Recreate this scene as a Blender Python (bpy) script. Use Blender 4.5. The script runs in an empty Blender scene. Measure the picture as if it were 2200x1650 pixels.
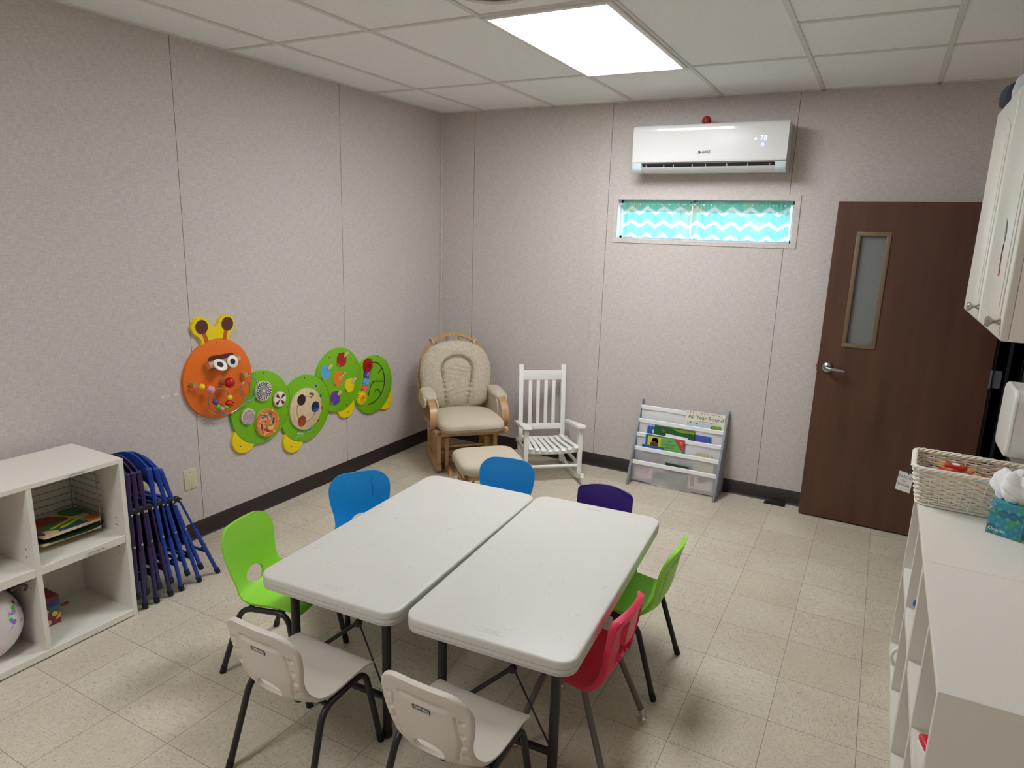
import bpy, bmesh, math, random
from mathutils import Vector, Matrix, Euler
random.seed(7)
PI = math.pi
C = bpy.context.scene.collection
scene = bpy.context.scene

# ---------------------------------------------------------------- camera, world, exposure
cd = bpy.data.cameras.new('camera'); cam = bpy.data.objects.new('camera', cd); C.objects.link(cam)
cam.location = (3.3012, -4.8449, 1.7946)
cam.rotation_euler = (1.3495, -0.0310, 0.4969)
cd.sensor_fit = 'HORIZONTAL'; cd.sensor_width = 36.0; cd.lens = 36.0 * 1464.2665 / 2200.0
cd.clip_start = 0.05
scene.camera = cam
scene.view_settings.view_transform = 'Standard'
scene.view_settings.look = 'None'
scene.view_settings.exposure = 0.0
scene.view_settings.gamma = 1.0
scene.view_settings.use_curve_mapping = False
LAMP_FRONT, LAMP_REAR, SKY = 24.3, 16.2, 1.5
w = bpy.data.worlds.new('world'); scene.world = w; w.use_nodes = True
wt = w.node_tree; bg = wt.nodes['Background']
sky = wt.nodes.new('ShaderNodeTexSky'); sky.sky_type = 'NISHITA'; sky.sun_disc = False
sky.sun_elevation = math.radians(40); sky.sun_rotation = math.radians(200)
wt.links.new(sky.outputs[0], bg.inputs[0]); bg.inputs[1].default_value = SKY

# ---------------------------------------------------------------- room numbers (metres)
H = 2.697            # ceiling
XR, YF = 3.93, -6.40 # right wall, wall behind the camera
GX, GY, TL = 0.3855, -0.859, 0.6096   # ceiling grid

# ---------------------------------------------------------------- materials
def lin(c):
    c = c / 255.0
    return c / 12.92 if c <= 0.04045 else ((c + 0.055) / 1.055) ** 2.4
def rgb(r, g, b, k=1.0): return (min(lin(r) * k, 1), min(lin(g) * k, 1), min(lin(b) * k, 1), 1)
class NT:
    def __init__(s, m): s.t = m.node_tree; s.b = s.t.nodes['Principled BSDF']
    def n(s, ty, *ins, **kw):
        nd = s.t.nodes.new(ty)
        for k, v in kw.items(): setattr(nd, k, v)
        for i, v in enumerate(ins):
            if v is None: continue
            if hasattr(v, 'is_output') or isinstance(v, bpy.types.NodeSocket): s.t.links.new(v, nd.inputs[i])
            else: nd.inputs[i].default_value = v
        return nd.outputs[0]
    def m(s, op, a, b=None, c=None): return s.n('ShaderNodeMath', a, b, c, operation=op)
    def vm(s, op, a, b=None): return s.n('ShaderNodeVectorMath', a, b, operation=op)
    def pos(s, obj=False):
        if obj: return s.t.nodes.new('ShaderNodeTexCoord').outputs['Object']
        return s.t.nodes.new('ShaderNodeNewGeometry').outputs['Position']
    def sep(s, v):
        nd = s.t.nodes.new('ShaderNodeSeparateXYZ'); s.t.links.new(v, nd.inputs[0]); return nd.outputs
    def com(s, x, y, z): return s.n('ShaderNodeCombineXYZ', x, y, z)
    def noise(s, vec, scale=5.0, detail=2.0, rough=0.5):
        nd = s.t.nodes.new('ShaderNodeTexNoise'); s.t.links.new(vec, nd.inputs['Vector'])
        nd.inputs['Scale'].default_value = scale; nd.inputs['Detail'].default_value = detail; nd.inputs['Roughness'].default_value = rough
        return nd.outputs[0]
    def mix(s, f, a, b, blend='MIX'):
        nd = s.t.nodes.new('ShaderNodeMix'); nd.data_type = 'RGBA'; nd.blend_type = blend
        for i, v in ((0, f), (6, a), (7, b)):
            if isinstance(v, bpy.types.NodeSocket): s.t.links.new(v, nd.inputs[i])
            else: nd.inputs[i].default_value = v
        return nd.outputs[2]
    def rng(s, v, a, b, c=0.0, d=1.0):
        nd = s.t.nodes.new('ShaderNodeMapRange'); s.t.links.new(v, nd.inputs[0])
        for i, x in enumerate((a, b, c, d)): nd.inputs[i + 1].default_value = x
        return nd.outputs[0]
    def base(s, v): s.t.links.new(v, s.b.inputs['Base Color'])
    def bump(s, h, strength=0.3, dist=0.002):
        nd = s.t.nodes.new('ShaderNodeBump'); nd.inputs['Strength'].default_value = strength; nd.inputs['Distance'].default_value = dist
        s.t.links.new(h, nd.inputs['Height']); s.t.links.new(nd.outputs[0], s.b.inputs['Normal'])
MC = {}
def M(name, col, rough=0.5, metal=0.0, spec=0.5, bump=None, var=0.0, vscale=30.0):
    """plain procedural surface; bump=(scale,strength); var = small colour unevenness"""
    if name in MC: return MC[name]
    m = bpy.data.materials.new(name); m.use_nodes = True; t = NT(m)
    t.b.inputs['Base Color'].default_value = col; t.b.inputs['Roughness'].default_value = rough
    t.b.inputs['Metallic'].default_value = metal; t.b.inputs['Specular IOR Level'].default_value = spec
    if bump or var:
        p = t.pos(True)
        if var:
            nz = t.noise(p, vscale, 4.0)
            dk = tuple(c * (1 - var) for c in col[:3]) + (1,); lt = tuple(min(1, c * (1 + var)) for c in col[:3]) + (1,)
            t.base(t.mix(t.rng(nz, .3, .7), dk, lt))
        if bump: t.bump(t.noise(p, bump[0], 3.0), bump[1], 0.002)
    MC[name] = m; return m
def emis(name, col, strength):
    m = bpy.data.materials.new(name); m.use_nodes = True; b = m.node_tree.nodes['Principled BSDF']
    b.inputs['Base Color'].default_value = col; b.inputs['Emission Color'].default_value = col; b.inputs['Emission Strength'].default_value = strength
    return m
def wood(name, dark, light, scale=(3, 40, 40), rough=0.4, obj=True):
    m = bpy.data.materials.new(name); m.use_nodes = True; t = NT(m)
    p = t.vm('MULTIPLY', t.pos(obj), scale)
    a = t.noise(p, 1.0, 5.0, .6)
    t.base(t.mix(t.rng(a, .3, .7), dark, light)); t.b.inputs['Roughness'].default_value = rough
    t.bump(a, .08, .001)
    return m
def wall_mat(name, axis, seams, col=rgb(208, 199, 194)):
    """vinyl-wrapped board: fine woven linen print, thin dark panel joints at the given positions"""
    m = bpy.data.materials.new(name); m.use_nodes = True; t = NT(m)
    p = t.pos(); x, y, z = t.sep(p); u = y if axis == 'y' else x
    h = t.noise(t.com(t.m('MULTIPLY', u, 28.0), t.m('MULTIPLY', z, 190.0), 0.0), 1.0, 3.0, .6)
    v = t.noise(t.com(t.m('MULTIPLY', u, 190.0), t.m('MULTIPLY', z, 28.0), 3.0), 1.0, 3.0, .6)
    big = t.noise(t.com(t.m('MULTIPLY', u, 5.0), t.m('MULTIPLY', z, 5.0), 7.0), 1.0, 3.0, .6)
    wv = t.m('ADD', t.m('MULTIPLY', h, .55), t.m('MULTIPLY', v, .45))
    c1 = t.mix(t.rng(wv, .36, .64), tuple(k * .84 for k in col[:3]) + (1,), tuple(min(1, k * 1.10) for k in col[:3]) + (1,))
    c2 = t.mix(t.rng(big, .35, .65), (1.0, .982, .975, 1), (.978, .99, .995, 1))
    cc = t.mix(1.0, c1, c2, 'MULTIPLY')
    fl = t.noise(t.com(t.m('MULTIPLY', u, 60.0), t.m('MULTIPLY', z, 220.0), 11.0), 1.0, 1.0)
    cc = t.mix(t.rng(fl, .70, .78, 0, .55), cc, rgb(236, 230, 222))
    line = None
    for s in seams:
        k = t.m('LESS_THAN', t.m('ABSOLUTE', t.m('SUBTRACT', u, s)), 0.0016)
        line = k if line is None else t.m('MAXIMUM', line, k)
    if line is not None: cc = t.mix(line, cc, rgb(96, 84, 76))
    t.base(cc); t.b.inputs['Roughness'].default_value = .62; t.b.inputs['Specular IOR Level'].default_value = .25
    t.bump(wv, .25, .0012)
    return m
def floor_mat():
    m = bpy.data.materials.new('vinyl_tile_floor'); m.use_nodes = True; t = NT(m)
    x, y, z = t.sep(t.pos())
    tx = t.m('DIVIDE', t.m('SUBTRACT', x, 2.8269 - 10 * .3048), .3048); ty = t.m('DIVIDE', t.m('SUBTRACT', y, -1.1471 - 20 * .3048), .3048)
    ix, iy = t.m('FLOOR', tx), t.m('FLOOR', ty); fx, fy = t.m('FRACT', tx), t.m('FRACT', ty)
    par = t.m('MODULO', t.m('ADD', ix, iy), 2.0)
    rnd = t.n('ShaderNodeTexWhiteNoise', t.com(ix, iy, 0.0), noise_dimensions='3D')
    a = t.com(t.m('MULTIPLY', x, 72.0), t.m('MULTIPLY', y, 270.0), t.m('MULTIPLY', rnd, 40.0))
    b = t.com(t.m('MULTIPLY', x, 270.0), t.m('MULTIPLY', y, 72.0), t.m('MULTIPLY', rnd, 40.0))
    vec = t.n('ShaderNodeMix', data_type='VECTOR'); nd = vec.node
    t.t.links.new(par, nd.inputs[0]); t.t.links.new(a, nd.inputs[4]); t.t.links.new(b, nd.inputs[5]); vec = nd.outputs[1]
    s1 = t.noise(vec, 1.0, 2.0, .55); s2 = t.noise(t.vm('MULTIPLY', vec, (.45, .45, 1.0)), 1.0, 3.0, .6)
    big = t.noise(t.com(t.m('MULTIPLY', x, 3.0), t.m('MULTIPLY', y, 3.0), 0.0), 1.0, 4.0)
    base = t.mix(t.rng(rnd, 0, 1), rgb(213, 202, 183), rgb(221, 211, 193))
    base = t.mix(t.rng(s2, .40, .62), t.mix(1.0, base, (.90, .89, .87, 1), 'MULTIPLY'), base)
    base = t.mix(t.rng(s1, .33, .41, .62, 0), base, rgb(140, 122, 104))
    base = t.mix(t.rng(s1, .60, .70, 0, .35), base, rgb(226, 216, 198))
    base = t.mix(t.rng(big, .35, .65, .16, 0), base, rgb(150, 132, 108))
    e = .0035
    def edge(f): return t.m('MAXIMUM', t.m('LESS_THAN', f, e), t.m('GREATER_THAN', f, 1 - e))
    ln = t.m('MAXIMUM', edge(fx), edge(fy))
    base = t.mix(t.m('MULTIPLY', ln, .75), base, rgb(92, 78, 64))
    t.base(base); t.b.inputs['Roughness'].default_value = .33; t.b.inputs['Specular IOR Level'].default_value = .35
    t.bump(s2, .05, .001)
    return m
def ceil_mat():
    m = bpy.data.materials.new('mineral_fibre_tile'); m.use_nodes = True; t = NT(m); p = t.pos()
    a = t.noise(p, 260.0, 2.0); b = t.noise(p, 60.0, 3.0)
    c = t.mix(t.rng(a, .62, .72, 0, .5), rgb(248, 248, 248), rgb(168, 165, 158))
    c = t.mix(t.rng(b, .3, .7, .10, 0), c, rgb(214, 211, 204))
    t.base(c); t.b.inputs['Roughness'].default_value = .9; t.b.inputs['Specular IOR Level'].default_value = .1
    t.bump(a, .3, .002); return m

WHITE_LAM = M('white_laminate', rgb(233, 228, 219), .35, bump=(90, .02))
BLACK_STEEL = M('black_powder_steel', rgb(34, 32, 33), .38, 0.0, .5)
ALMOND = M('almond_plastic', rgb(214, 205, 195), .5, bump=(420, .12))
CHROME = M('chrome', rgb(210, 208, 200), .15, 1.0)
RUBBER = M('black_rubber', rgb(24, 23, 24), .7)
DARK = M('dark_ink', rgb(30, 28, 30), .6)
INK_WHITE = M('white_print', rgb(240, 238, 232), .5)
WHITE_PAINT = M('white_paint', rgb(238, 237, 233), .4)
BIRCH = wood('birch_ply', rgb(214, 188, 146), rgb(234, 212, 172), (6, 60, 18), .5)
MAPLE = wood('maple_wood', rgb(170, 128, 84), rgb(204, 164, 116), (22, 22, 6), .35)
IVORY = M('ivory_plastic', rgb(214, 204, 172), .4)

# ---------------------------------------------------------------- mesh helpers
class B:
    """collects shapes in one bmesh"""
    def __init__(s): s.bm = bmesh.new(); s.mi = 0
    def _merge(s, b2, mat=None):
        if mat is not None: b2.transform(mat)
        me = bpy.data.meshes.new('tmp'); b2.to_mesh(me); b2.free()
        n0 = len(s.bm.faces); s.bm.from_mesh(me); bpy.data.meshes.remove(me)
        s.bm.faces.ensure_lookup_table()
        for f in s.bm.faces[n0:]: f.material_index = s.mi
        return s
    def box(s, c, size, rot=None, bev=0.0, seg=2):
        b = bmesh.new(); bmesh.ops.create_cube(b, size=1.0)
        bmesh.ops.scale(b, vec=size, verts=b.verts)
        if bev: bmesh.ops.bevel(b, geom=b.edges[:], offset=min(bev, min(size) * .49), segments=seg, affect='EDGES', profile=.5)
        m = Matrix.Translation(c)
        if rot is not None: m = m @ (rot.to_matrix().to_4x4() if isinstance(rot, Euler) else rot)
        return s._merge(b, m)
    def b2(s, lo, hi, bev=0.0, seg=2):
        c = [(a + b) / 2 for a, b in zip(lo, hi)]; d = [abs(b - a) for a, b in zip(lo, hi)]
        return s.box(c, d, None, bev, seg)
    def tube(s, pts, r, n=10, closed=False, flat=None):
        """round tube along points; r number or list; flat=(a,b) gives an a x b rectangular-ish section"""
        P = [Vector(p) for p in pts]; N = len(P); R = r if isinstance(r, (list, tuple)) else [r] * N
        T = []
        for i in range(N):
            a = P[(i - 1) % N] if (closed or i > 0) else P[i]; c = P[(i + 1) % N] if (closed or i < N - 1) else P[i]
            d = (c - a); T.append(d.normalized() if d.length > 1e-9 else Vector((0, 0, 1)))
        up = Vector((0, 0, 1)) if abs(T[0].z) < .9 else Vector((1, 0, 0))
        nrm = (up - T[0] * up.dot(T[0])).normalized(); b = bmesh.new(); rings = []
        for i in range(N):
            if i:
                ax = T[i - 1].cross(T[i])
                if ax.length > 1e-7: nrm = Matrix.Rotation(T[i - 1].angle(T[i]), 3, ax.normalized()) @ nrm
                nrm = (nrm - T[i] * nrm.dot(T[i])).normalized()
            bn = T[i].cross(nrm); ring = []
            for k in range(n):
                a = 2 * PI * k / n; ring.append(b.verts.new(P[i] + (nrm * math.cos(a) + bn * math.sin(a)) * R[i]))
            rings.append(ring)
        for i in range(N if closed else N - 1):
            A, D = rings[i], rings[(i + 1) % N]
            off = 0
            if closed and i == N - 1:
                off = min(range(n), key=lambda o: (A[0].co - D[o].co).length)
            for k in range(n): b.faces.new((A[k], A[(k + 1) % n], D[(k + 1 + off) % n], D[(k + off) % n]))
        if not closed: b.faces.new(rings[0][::-1]); b.faces.new(rings[-1])
        bmesh.ops.recalc_face_normals(b, faces=b.faces)
        return s._merge(b)
    def rod(s, a, c, r, n=10): return s.tube([a, c], r, n)
    def lathe(s, prof, n=24, mat=None, cap=True):
        """profile of (radius, height) turned about local z"""
        b = bmesh.new(); rings = []
        for (r, h) in prof: rings.append([b.verts.new((max(r, 1e-4) * math.cos(2 * PI * k / n), max(r, 1e-4) * math.sin(2 * PI * k / n), h)) for k in range(n)])
        for i in range(len(rings) - 1):
            for k in range(n): b.faces.new((rings[i][k], rings[i][(k + 1) % n], rings[i + 1][(k + 1) % n], rings[i + 1][k]))
        if cap: b.faces.new(rings[0][::-1]); b.faces.new(rings[-1])
        bmesh.ops.recalc_face_normals(b, faces=b.faces)
        return s._merge(b, mat)
    def ball(s, c, r, n=16, sc=(1, 1, 1)):
        b = bmesh.new(); bmesh.ops.create_uvsphere(b, u_segments=n, v_segments=max(8, n // 2 + 2), radius=r)
        bmesh.ops.scale(b, vec=sc, verts=b.verts); return s._merge(b, Matrix.Translation(c))
    def prism(s, poly, o, u, v, n, d, bev=0.0, seg=2):
        """2D polygon (in axes u,v from o) thickened by d along n; front rim rounded by bev"""
        o, u, v, n = Vector(o), Vector(u), Vector(v), Vector(n); b = bmesh.new()
        A = [b.verts.new(o + u * p[0] + v * p[1]) for p in poly]; D = [b.verts.new(o + u * p[0] + v * p[1] + n * d) for p in poly]
        L = len(poly); b.faces.new(A[::-1]); top = b.faces.new(D)
        for i in range(L): b.faces.new((A[i], A[(i + 1) % L], D[(i + 1) % L], D[i]))
        bmesh.ops.recalc_face_normals(b, faces=b.faces)
        if bev: bmesh.ops.bevel(b, geom=list(top.edges), offset=bev, segments=seg, affect='EDGES', profile=.5)
        return s._merge(b)
    def grid(s, fn, nu, nv, closed_u=False):
        b = bmesh.new(); V = [[b.verts.new(fn(i / (nu if closed_u else nu - 1), j / (nv - 1))) for i in range(nu)] for j in range(nv)]
        for j in range(nv - 1):
            for i in range(nu if closed_u else nu - 1):
                b.faces.new((V[j][i], V[j][(i + 1) % nu], V[j + 1][(i + 1) % nu], V[j + 1][i]))
        return s._merge(b)
    def super(s, c, size, e=4.0, nu=32, nv=18, rot=None):
        """superellipsoid cushion"""
        def p(v, k): return math.copysign(abs(v) ** k, v)
        k = 2.0 / e; b = bmesh.new(); V = []
        for j in range(nv + 1):
            ph = -PI / 2 + PI * j / nv
            V.append([b.verts.new((size[0] / 2 * p(math.cos(ph), k if e > 2 else 1) * p(math.cos(2 * PI * i / nu), k), size[1] / 2 * p(math.cos(ph), k if e > 2 else 1) * p(math.sin(2 * PI * i / nu), k), size[2] / 2 * p(math.sin(ph), .75))) for i in range(nu)])
        for j in range(nv):
            for i in range(nu): b.faces.new((V[j][i], V[j][(i + 1) % nu], V[j + 1][(i + 1) % nu], V[j + 1][i]))
        bmesh.ops.remove_doubles(b, verts=b.verts, dist=1e-5); bmesh.ops.recalc_face_normals(b, faces=b.faces)
        m = Matrix.Translation(c)
        if rot is not None: m = m @ rot
        return s._merge(b, m)
    def text(s, body, size, mat, ext=.0004, align='CENTER'):
        cu = bpy.data.curves.new('t', 'FONT'); cu.body = body; cu.size = size; cu.extrude = ext; cu.align_x = align; cu.align_y = 'CENTER'; cu.resolution_u = 3
        o = bpy.data.objects.new('t', cu); C.objects.link(o)
        me = bpy.data.meshes.new_from_object(o.evaluated_get(bpy.context.evaluated_depsgraph_get()))
        bpy.data.objects.remove(o); bpy.data.curves.remove(cu)
        b = bmesh.new(); b.from_mesh(me); bpy.data.meshes.remove(me); return s._merge(b, mat)
def circ(c, r, n=48, a0=0.0, a1=2 * PI, ry=None, rot=0.0):
    ry = r if ry is None else ry; full = abs(a1 - a0 - 2 * PI) < 1e-6; k = n if full else n + 1; out = []
    for i in range(k):
        a = a0 + (a1 - a0) * i / n; x, y = r * math.cos(a), ry * math.sin(a)
        out.append((c[0] + x * math.cos(rot) - y * math.sin(rot), c[1] + x * math.sin(rot) + y * math.cos(rot)))
    return out
def rrect(w, h, r, n=6, c=(0, 0)):
    out = []
    for (sx, sy, a0) in ((1, 1, 0), (-1, 1, PI / 2), (-1, -1, PI), (1, -1, 1.5 * PI)):
        for i in range(n + 1):
            a = a0 + PI / 2 * i / n; out.append((c[0] + sx * (w / 2 - r) + r * math.cos(a), c[1] + sy * (h / 2 - r) + r * math.sin(a)))
    return out
def spline(pts, per=8, closed=False):
    P = [Vector(p) for p in pts]; n = len(P); out = []
    for i in range(n if closed else n - 1):
        p0 = P[(i - 1) % n] if (closed or i > 0) else P[i]; p1 = P[i]; p2 = P[(i + 1) % n]; p3 = P[(i + 2) % n] if (closed or i < n - 2) else P[(i + 1) % n]
        for k in range(per):
            t = k / per
            out.append(.5 * ((2 * p1) + (-p0 + p2) * t + (2 * p0 - 5 * p1 + 4 * p2 - p3) * t * t + (-p0 + 3 * p1 - 3 * p2 + p3) * t ** 3))
    if not closed: out.append(P[-1])
    return out
def fillet(pts, rad, n=6):
    P = [Vector(p) for p in pts]; out = [P[0]]
    for i in range(1, len(P) - 1):
        a, b, c = P[i - 1], P[i], P[i + 1]; r = rad[i - 1] if isinstance(rad, (list, tuple)) else rad
        d1, d2 = (a - b), (c - b); l = min(r, d1.length * .49, d2.length * .49); q1 = b + d1.normalized() * l; q2 = b + d2.normalized() * l
        for k in range(n + 1):
            t = k / n; out.append(q1 * (1 - t) ** 2 + b * 2 * t * (1 - t) + q2 * t * t)
    out.append(P[-1]); return out
def frame(o, u, v, n=None):
    """matrix whose local x,y,z run along u, v, u x v at o"""
    u, v = Vector(u).normalized(), Vector(v).normalized(); n = u.cross(v) if n is None else Vector(n)
    return Matrix(((u.x, v.x, n.x, o[0]), (u.y, v.y, n.y, o[1]), (u.z, v.z, n.z, o[2]), (0, 0, 0, 1)))
WM = {}
def obj(name, b, mat, parent=None, world=False, smooth=True, angle=40):
    """link one mesh object; with world=True the shapes were laid out in world space"""
    bm = b.bm if isinstance(b, B) else b
    if world and parent is not None: bm.transform(WM[parent.name].inverted())
    me = bpy.data.meshes.new(name); bm.to_mesh(me); bm.free()
    for m in (mat if isinstance(mat, (list, tuple)) else [mat]): me.materials.append(m)
    if smooth:
        me.polygons.foreach_set('use_smooth', [True] * len(me.polygons)); me.set_sharp_from_angle(angle=math.radians(angle))
    o = bpy.data.objects.new(name, me); C.objects.link(o)
    if parent is not None: o.parent = parent; WM[o.name] = WM[parent.name]
    else: WM[o.name] = Matrix.Identity(4)
    return o
def thing(name, label, cat, loc=(0, 0, 0), rz=0.0, group=None):
    o = bpy.data.objects.new(name, None); C.objects.link(o); o.empty_display_size = .1
    o.location = loc; o.rotation_euler = (0, 0, rz); o['label'] = label; o['category'] = cat
    if group: o['group'] = group
    WM[o.name] = Matrix.Translation(loc) @ Matrix.Rotation(rz, 4, 'Z'); return o
def tag(o, label, cat, group=None):
    o['label'] = label; o['category'] = cat
    if group: o['group'] = group
    return o
def struct(o): o['kind'] = 'structure'; return o
def plab(o, label): o['label'] = label; return o
def dup(root, label, loc, rz, group=None):
    r = root.copy(); C.objects.link(r); r.location = loc; r.rotation_euler = (0, 0, rz); r['label'] = label
    if group: r['group'] = group
    WM[r.name] = Matrix.Translation(loc) @ Matrix.Rotation(rz, 4, 'Z')
    def rec(src, dst):
        for ch in list(src.children):
            c = ch.copy(); C.objects.link(c); c.parent = dst; WM[c.name] = WM[r.name]; rec(ch, c)
    rec(root, r); return r
def recolor(root, mats, names):
    """give the named part of a copied thing its own colour (copies share mesh data)"""
    for ch in root.children:
        if ch.name.split('.')[0] in names:
            ch.data = ch.data.copy(); ch.data.materials[0] = mats

# ================================================================ SETTING
DX0, DX1, DZ = -1.09, -.155, 2.035      # doorway in the right wall (y range, height)
WX0, WX1, WZ0, WZ1 = 1.538, 2.738, 1.765, 2.037   # high window in the back wall
def lamp_fixture(name, label, x0, y1, strength):
    """2 x 4 ft lay-in troffer with a frosted lens"""
    t = thing(name, label, 'ceiling light', (x0 + TL / 2, y1 - TL, H), 0)
    hw, hl = TL / 2 - .004, TL - .004
    b = B()
    for s in (-1, 1):
        b.box((s * (hw - .012), 0, -.004), (.026, 2 * hl, .014), bev=.003)
        b.box((0, s * (hl - .012), -.004), (2 * hw - .05, .026, .014), bev=.003)
    obj('light_frame', b, M('lamp_frame_white', rgb(228, 226, 220), .4), t)
    m = bpy.data.materials.new('lit_lens'); m.use_nodes = True; n = NT(m)
    x, y, z = n.sep(n.pos(True))
    d = n.m('SQRT', n.m('ADD', n.m('POWER', n.m('DIVIDE', x, .19), 2.0), n.m('POWER', n.m('DIVIDE', y, .42), 2.0)))
    n.b.inputs['Base Color'].default_value = (.8, .8, .8, 1)
    n.t.links.new(n.mix(n.rng(d, .2, 1.2), (.90, .95, .98, 1), (.965, .985, 1.0, 1)), n.b.inputs['Emission Color'])
    n.b.inputs['Emission Strength'].default_value = strength
    b = B(); b.box((0, 0, -.002), (2 * hw - .052, 2 * hl - .052, .006))
    obj('diffuser', b, m, t)
    return t
lamp_fixture('ceiling_light', 'lit rectangular white ceiling light panel above the play tables', GX + 2 * TL, GY, LAMP_FRONT)
lamp_fixture('ceiling_light', 'second lit ceiling light panel, nearer the wall opposite the window', GX + TL, GY - 6 * TL, LAMP_REAR)

b = B(); b.b2((-.1, YF - .1, -.08), (XR + 1.6, .12, 0)); struct(obj('floor', b, floor_mat(), smooth=False))
# ceiling: tiles sit just above the metal grid; openings left for the two lights
b = B(); HOLES = [(GX + 2 * TL, GY - 2 * TL, GX + 3 * TL, GY), (GX + TL, GY - 8 * TL, GX + 2 * TL, GY - 6 * TL)]
xs = [-.02] + [GX + TL * i for i in range(6)] + [XR + .02]; ys = [.02, GY] + [GY - TL * j for j in range(1, 10) if GY - TL * j > YF] + [YF - .02]
for i in range(len(xs) - 1):
    for j in range(len(ys) - 1):
        cx, cy = (xs[i] + xs[i + 1]) / 2, (ys[j] + ys[j + 1]) / 2
        if any(h[0] < cx < h[2] and h[1] < cy < h[3] for h in HOLES): continue
        b.b2((xs[i], ys[j + 1], H + .006), (xs[i + 1], ys[j], H + .02))
b.b2((-.1, YF - .1, H + .08), (XR + .1, .12, H + .12)); b.mi = 1
for i in range(6): b.box((GX + TL * i, (YF) / 2, H + .003), (.024, -YF, .008))
for j in range(0, 10):
    y = GY - TL * j
    if y < YF: break
    for i in range(len(xs) - 1):
        if j % 2 == 0 or i == 5: b.b2((xs[i], y - .012, H - .0005), (xs[i + 1], y + .012, H + .007))
for q in ((0, YF, .02, 0), (XR - .02, YF, XR, 0), (0, -.02, XR, 0), (0, YF, XR, YF + .02)): b.b2((q[0], q[1], H - .001), (q[2], q[3], H + .007))
struct(obj('ceiling', b, [ceil_mat(), M('grid_white', rgb(222, 220, 214), .5)], smooth=False))

b = B(); b.b2((-.12, YF - .1, 0), (0, .12, H + .03)); struct(obj('wall_left', b, wall_mat('wall_cloth_left', 'y', [-(1.1941 + 1.2251 * (k - 1)) for k in range(1, 6)]), smooth=False))
b = B()
for lo, hi in (((0, 0, 0), (WX0, .12, H + .03)), ((WX1, 0, 0), (XR + .12, .12, H + .03)), ((WX0, 0, 0), (WX1, .12, WZ0)), ((WX0, 0, WZ1), (WX1, .12, H + .03))): b.b2(lo, hi)
struct(obj('wall_back', b, wall_mat('wall_cloth_back', 'x', [.3153, 1.4631, 2.6972]), smooth=False))
b = B()
for lo, hi in (((XR, YF - .1, 0), (XR + .12, DX0, H + .03)), ((XR, DX1, 0), (XR + .12, 0, H + .03)), ((XR, DX0, DZ), (XR + .12, DX1, H + .03))): b.b2(lo, hi)
struct(obj('wall_right', b, wall_mat('wall_cloth_right', 'y', [-1.6, -2.82, -4.04, -5.26]), smooth=False))
b = B(); b.b2((0, YF - .12, 0), (XR, YF, H + .03)); struct(obj('wall_front', b, wall_mat('wall_cloth_front', 'x', [.6, 1.82, 3.04]), smooth=False))
# unlit passage behind the doorway; its darkness is put into the wall colour
b = B(); x0, x1 = XR + .12, XR + 1.5
for lo, hi in (((x1, -1.9, 0), (x1 + .05, .12, 2.6)), ((x0, -1.9, 0), (x1, -1.85, 2.6)), ((x0, .07, 0), (x1, .12, 2.6)), ((x0, -1.9, 2.6), (x1 + .05, .12, 2.65))): b.b2(lo, hi)
struct(obj('wall_passage', b, M('passage_shade_tone', rgb(46, 44, 48), .8), smooth=False))
# cove base
BASE = M('dark_vinyl_base', rgb(46, 36, 36), .45)
def cove(name, a, c, n):
    b = B(); a, c, n = Vector(a), Vector(c), Vector(n); d = c - a; L = d.length; d.normalize()
    prof = [(0, 0), (.013, 0), (.010, .004), (.006, .012), (.005, .02), (.005, .099), (.003, .1015), (0, .1015)]
    b.prism([(p[0], p[1]) for p in prof], a, n, (0, 0, 1), d, L); struct(obj(name, b, BASE))
cove('baseboard_left', (0, YF, 0), (0, 0, 0), (1, 0, 0)); cove('baseboard_back', (.0, 0, 0), (XR, 0, 0), (0, -1, 0))
cove('baseboard_right', (XR, YF, 0), (XR, DX0 - .06, 0), (-1, 0, 0))
# trims: inside-corner moulding, flat batten over a joint
TRIM = wall_mat('trim_cloth', 'x', [], rgb(214, 205, 199))
b = B(); b.b2((0, -.004, .10), (.022, 0, H)); b.b2((0, -.022, .10), (.004, 0, H)); b.b2((.004, -.022, .10), (.022, -.004, H), bev=.008); struct(obj('trim_1', b, TRIM))
b = B(); b.b2((1.254, -.0035, .101), (1.372, 0, H), bev=.001); struct(obj('trim_2', b, wall_mat('batten_cloth', 'x', [], rgb(207, 197, 191)), smooth=False))
# dark steel door frame
b = B()
FR = M('dark_door_frame', rgb(30, 28, 31), .5)
b.b2((XR - .02, DX1 - .0, 0), (XR + .125, DX1 + .05, DZ + .05)); b.b2((XR - .02, DX0 - .05, 0), (XR + .125, DX0, DZ + .05)); b.b2((XR - .02, DX0, DZ), (XR + .125, DX1, DZ + .05))
b.b2((XR + .05, DX0, 0), (XR + .065, DX0 + .016, DZ)); b.b2((XR + .05, DX1 - .016, 0), (XR + .065, DX1, DZ))
struct(obj('trim_3', b, FR, smooth=False))
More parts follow.
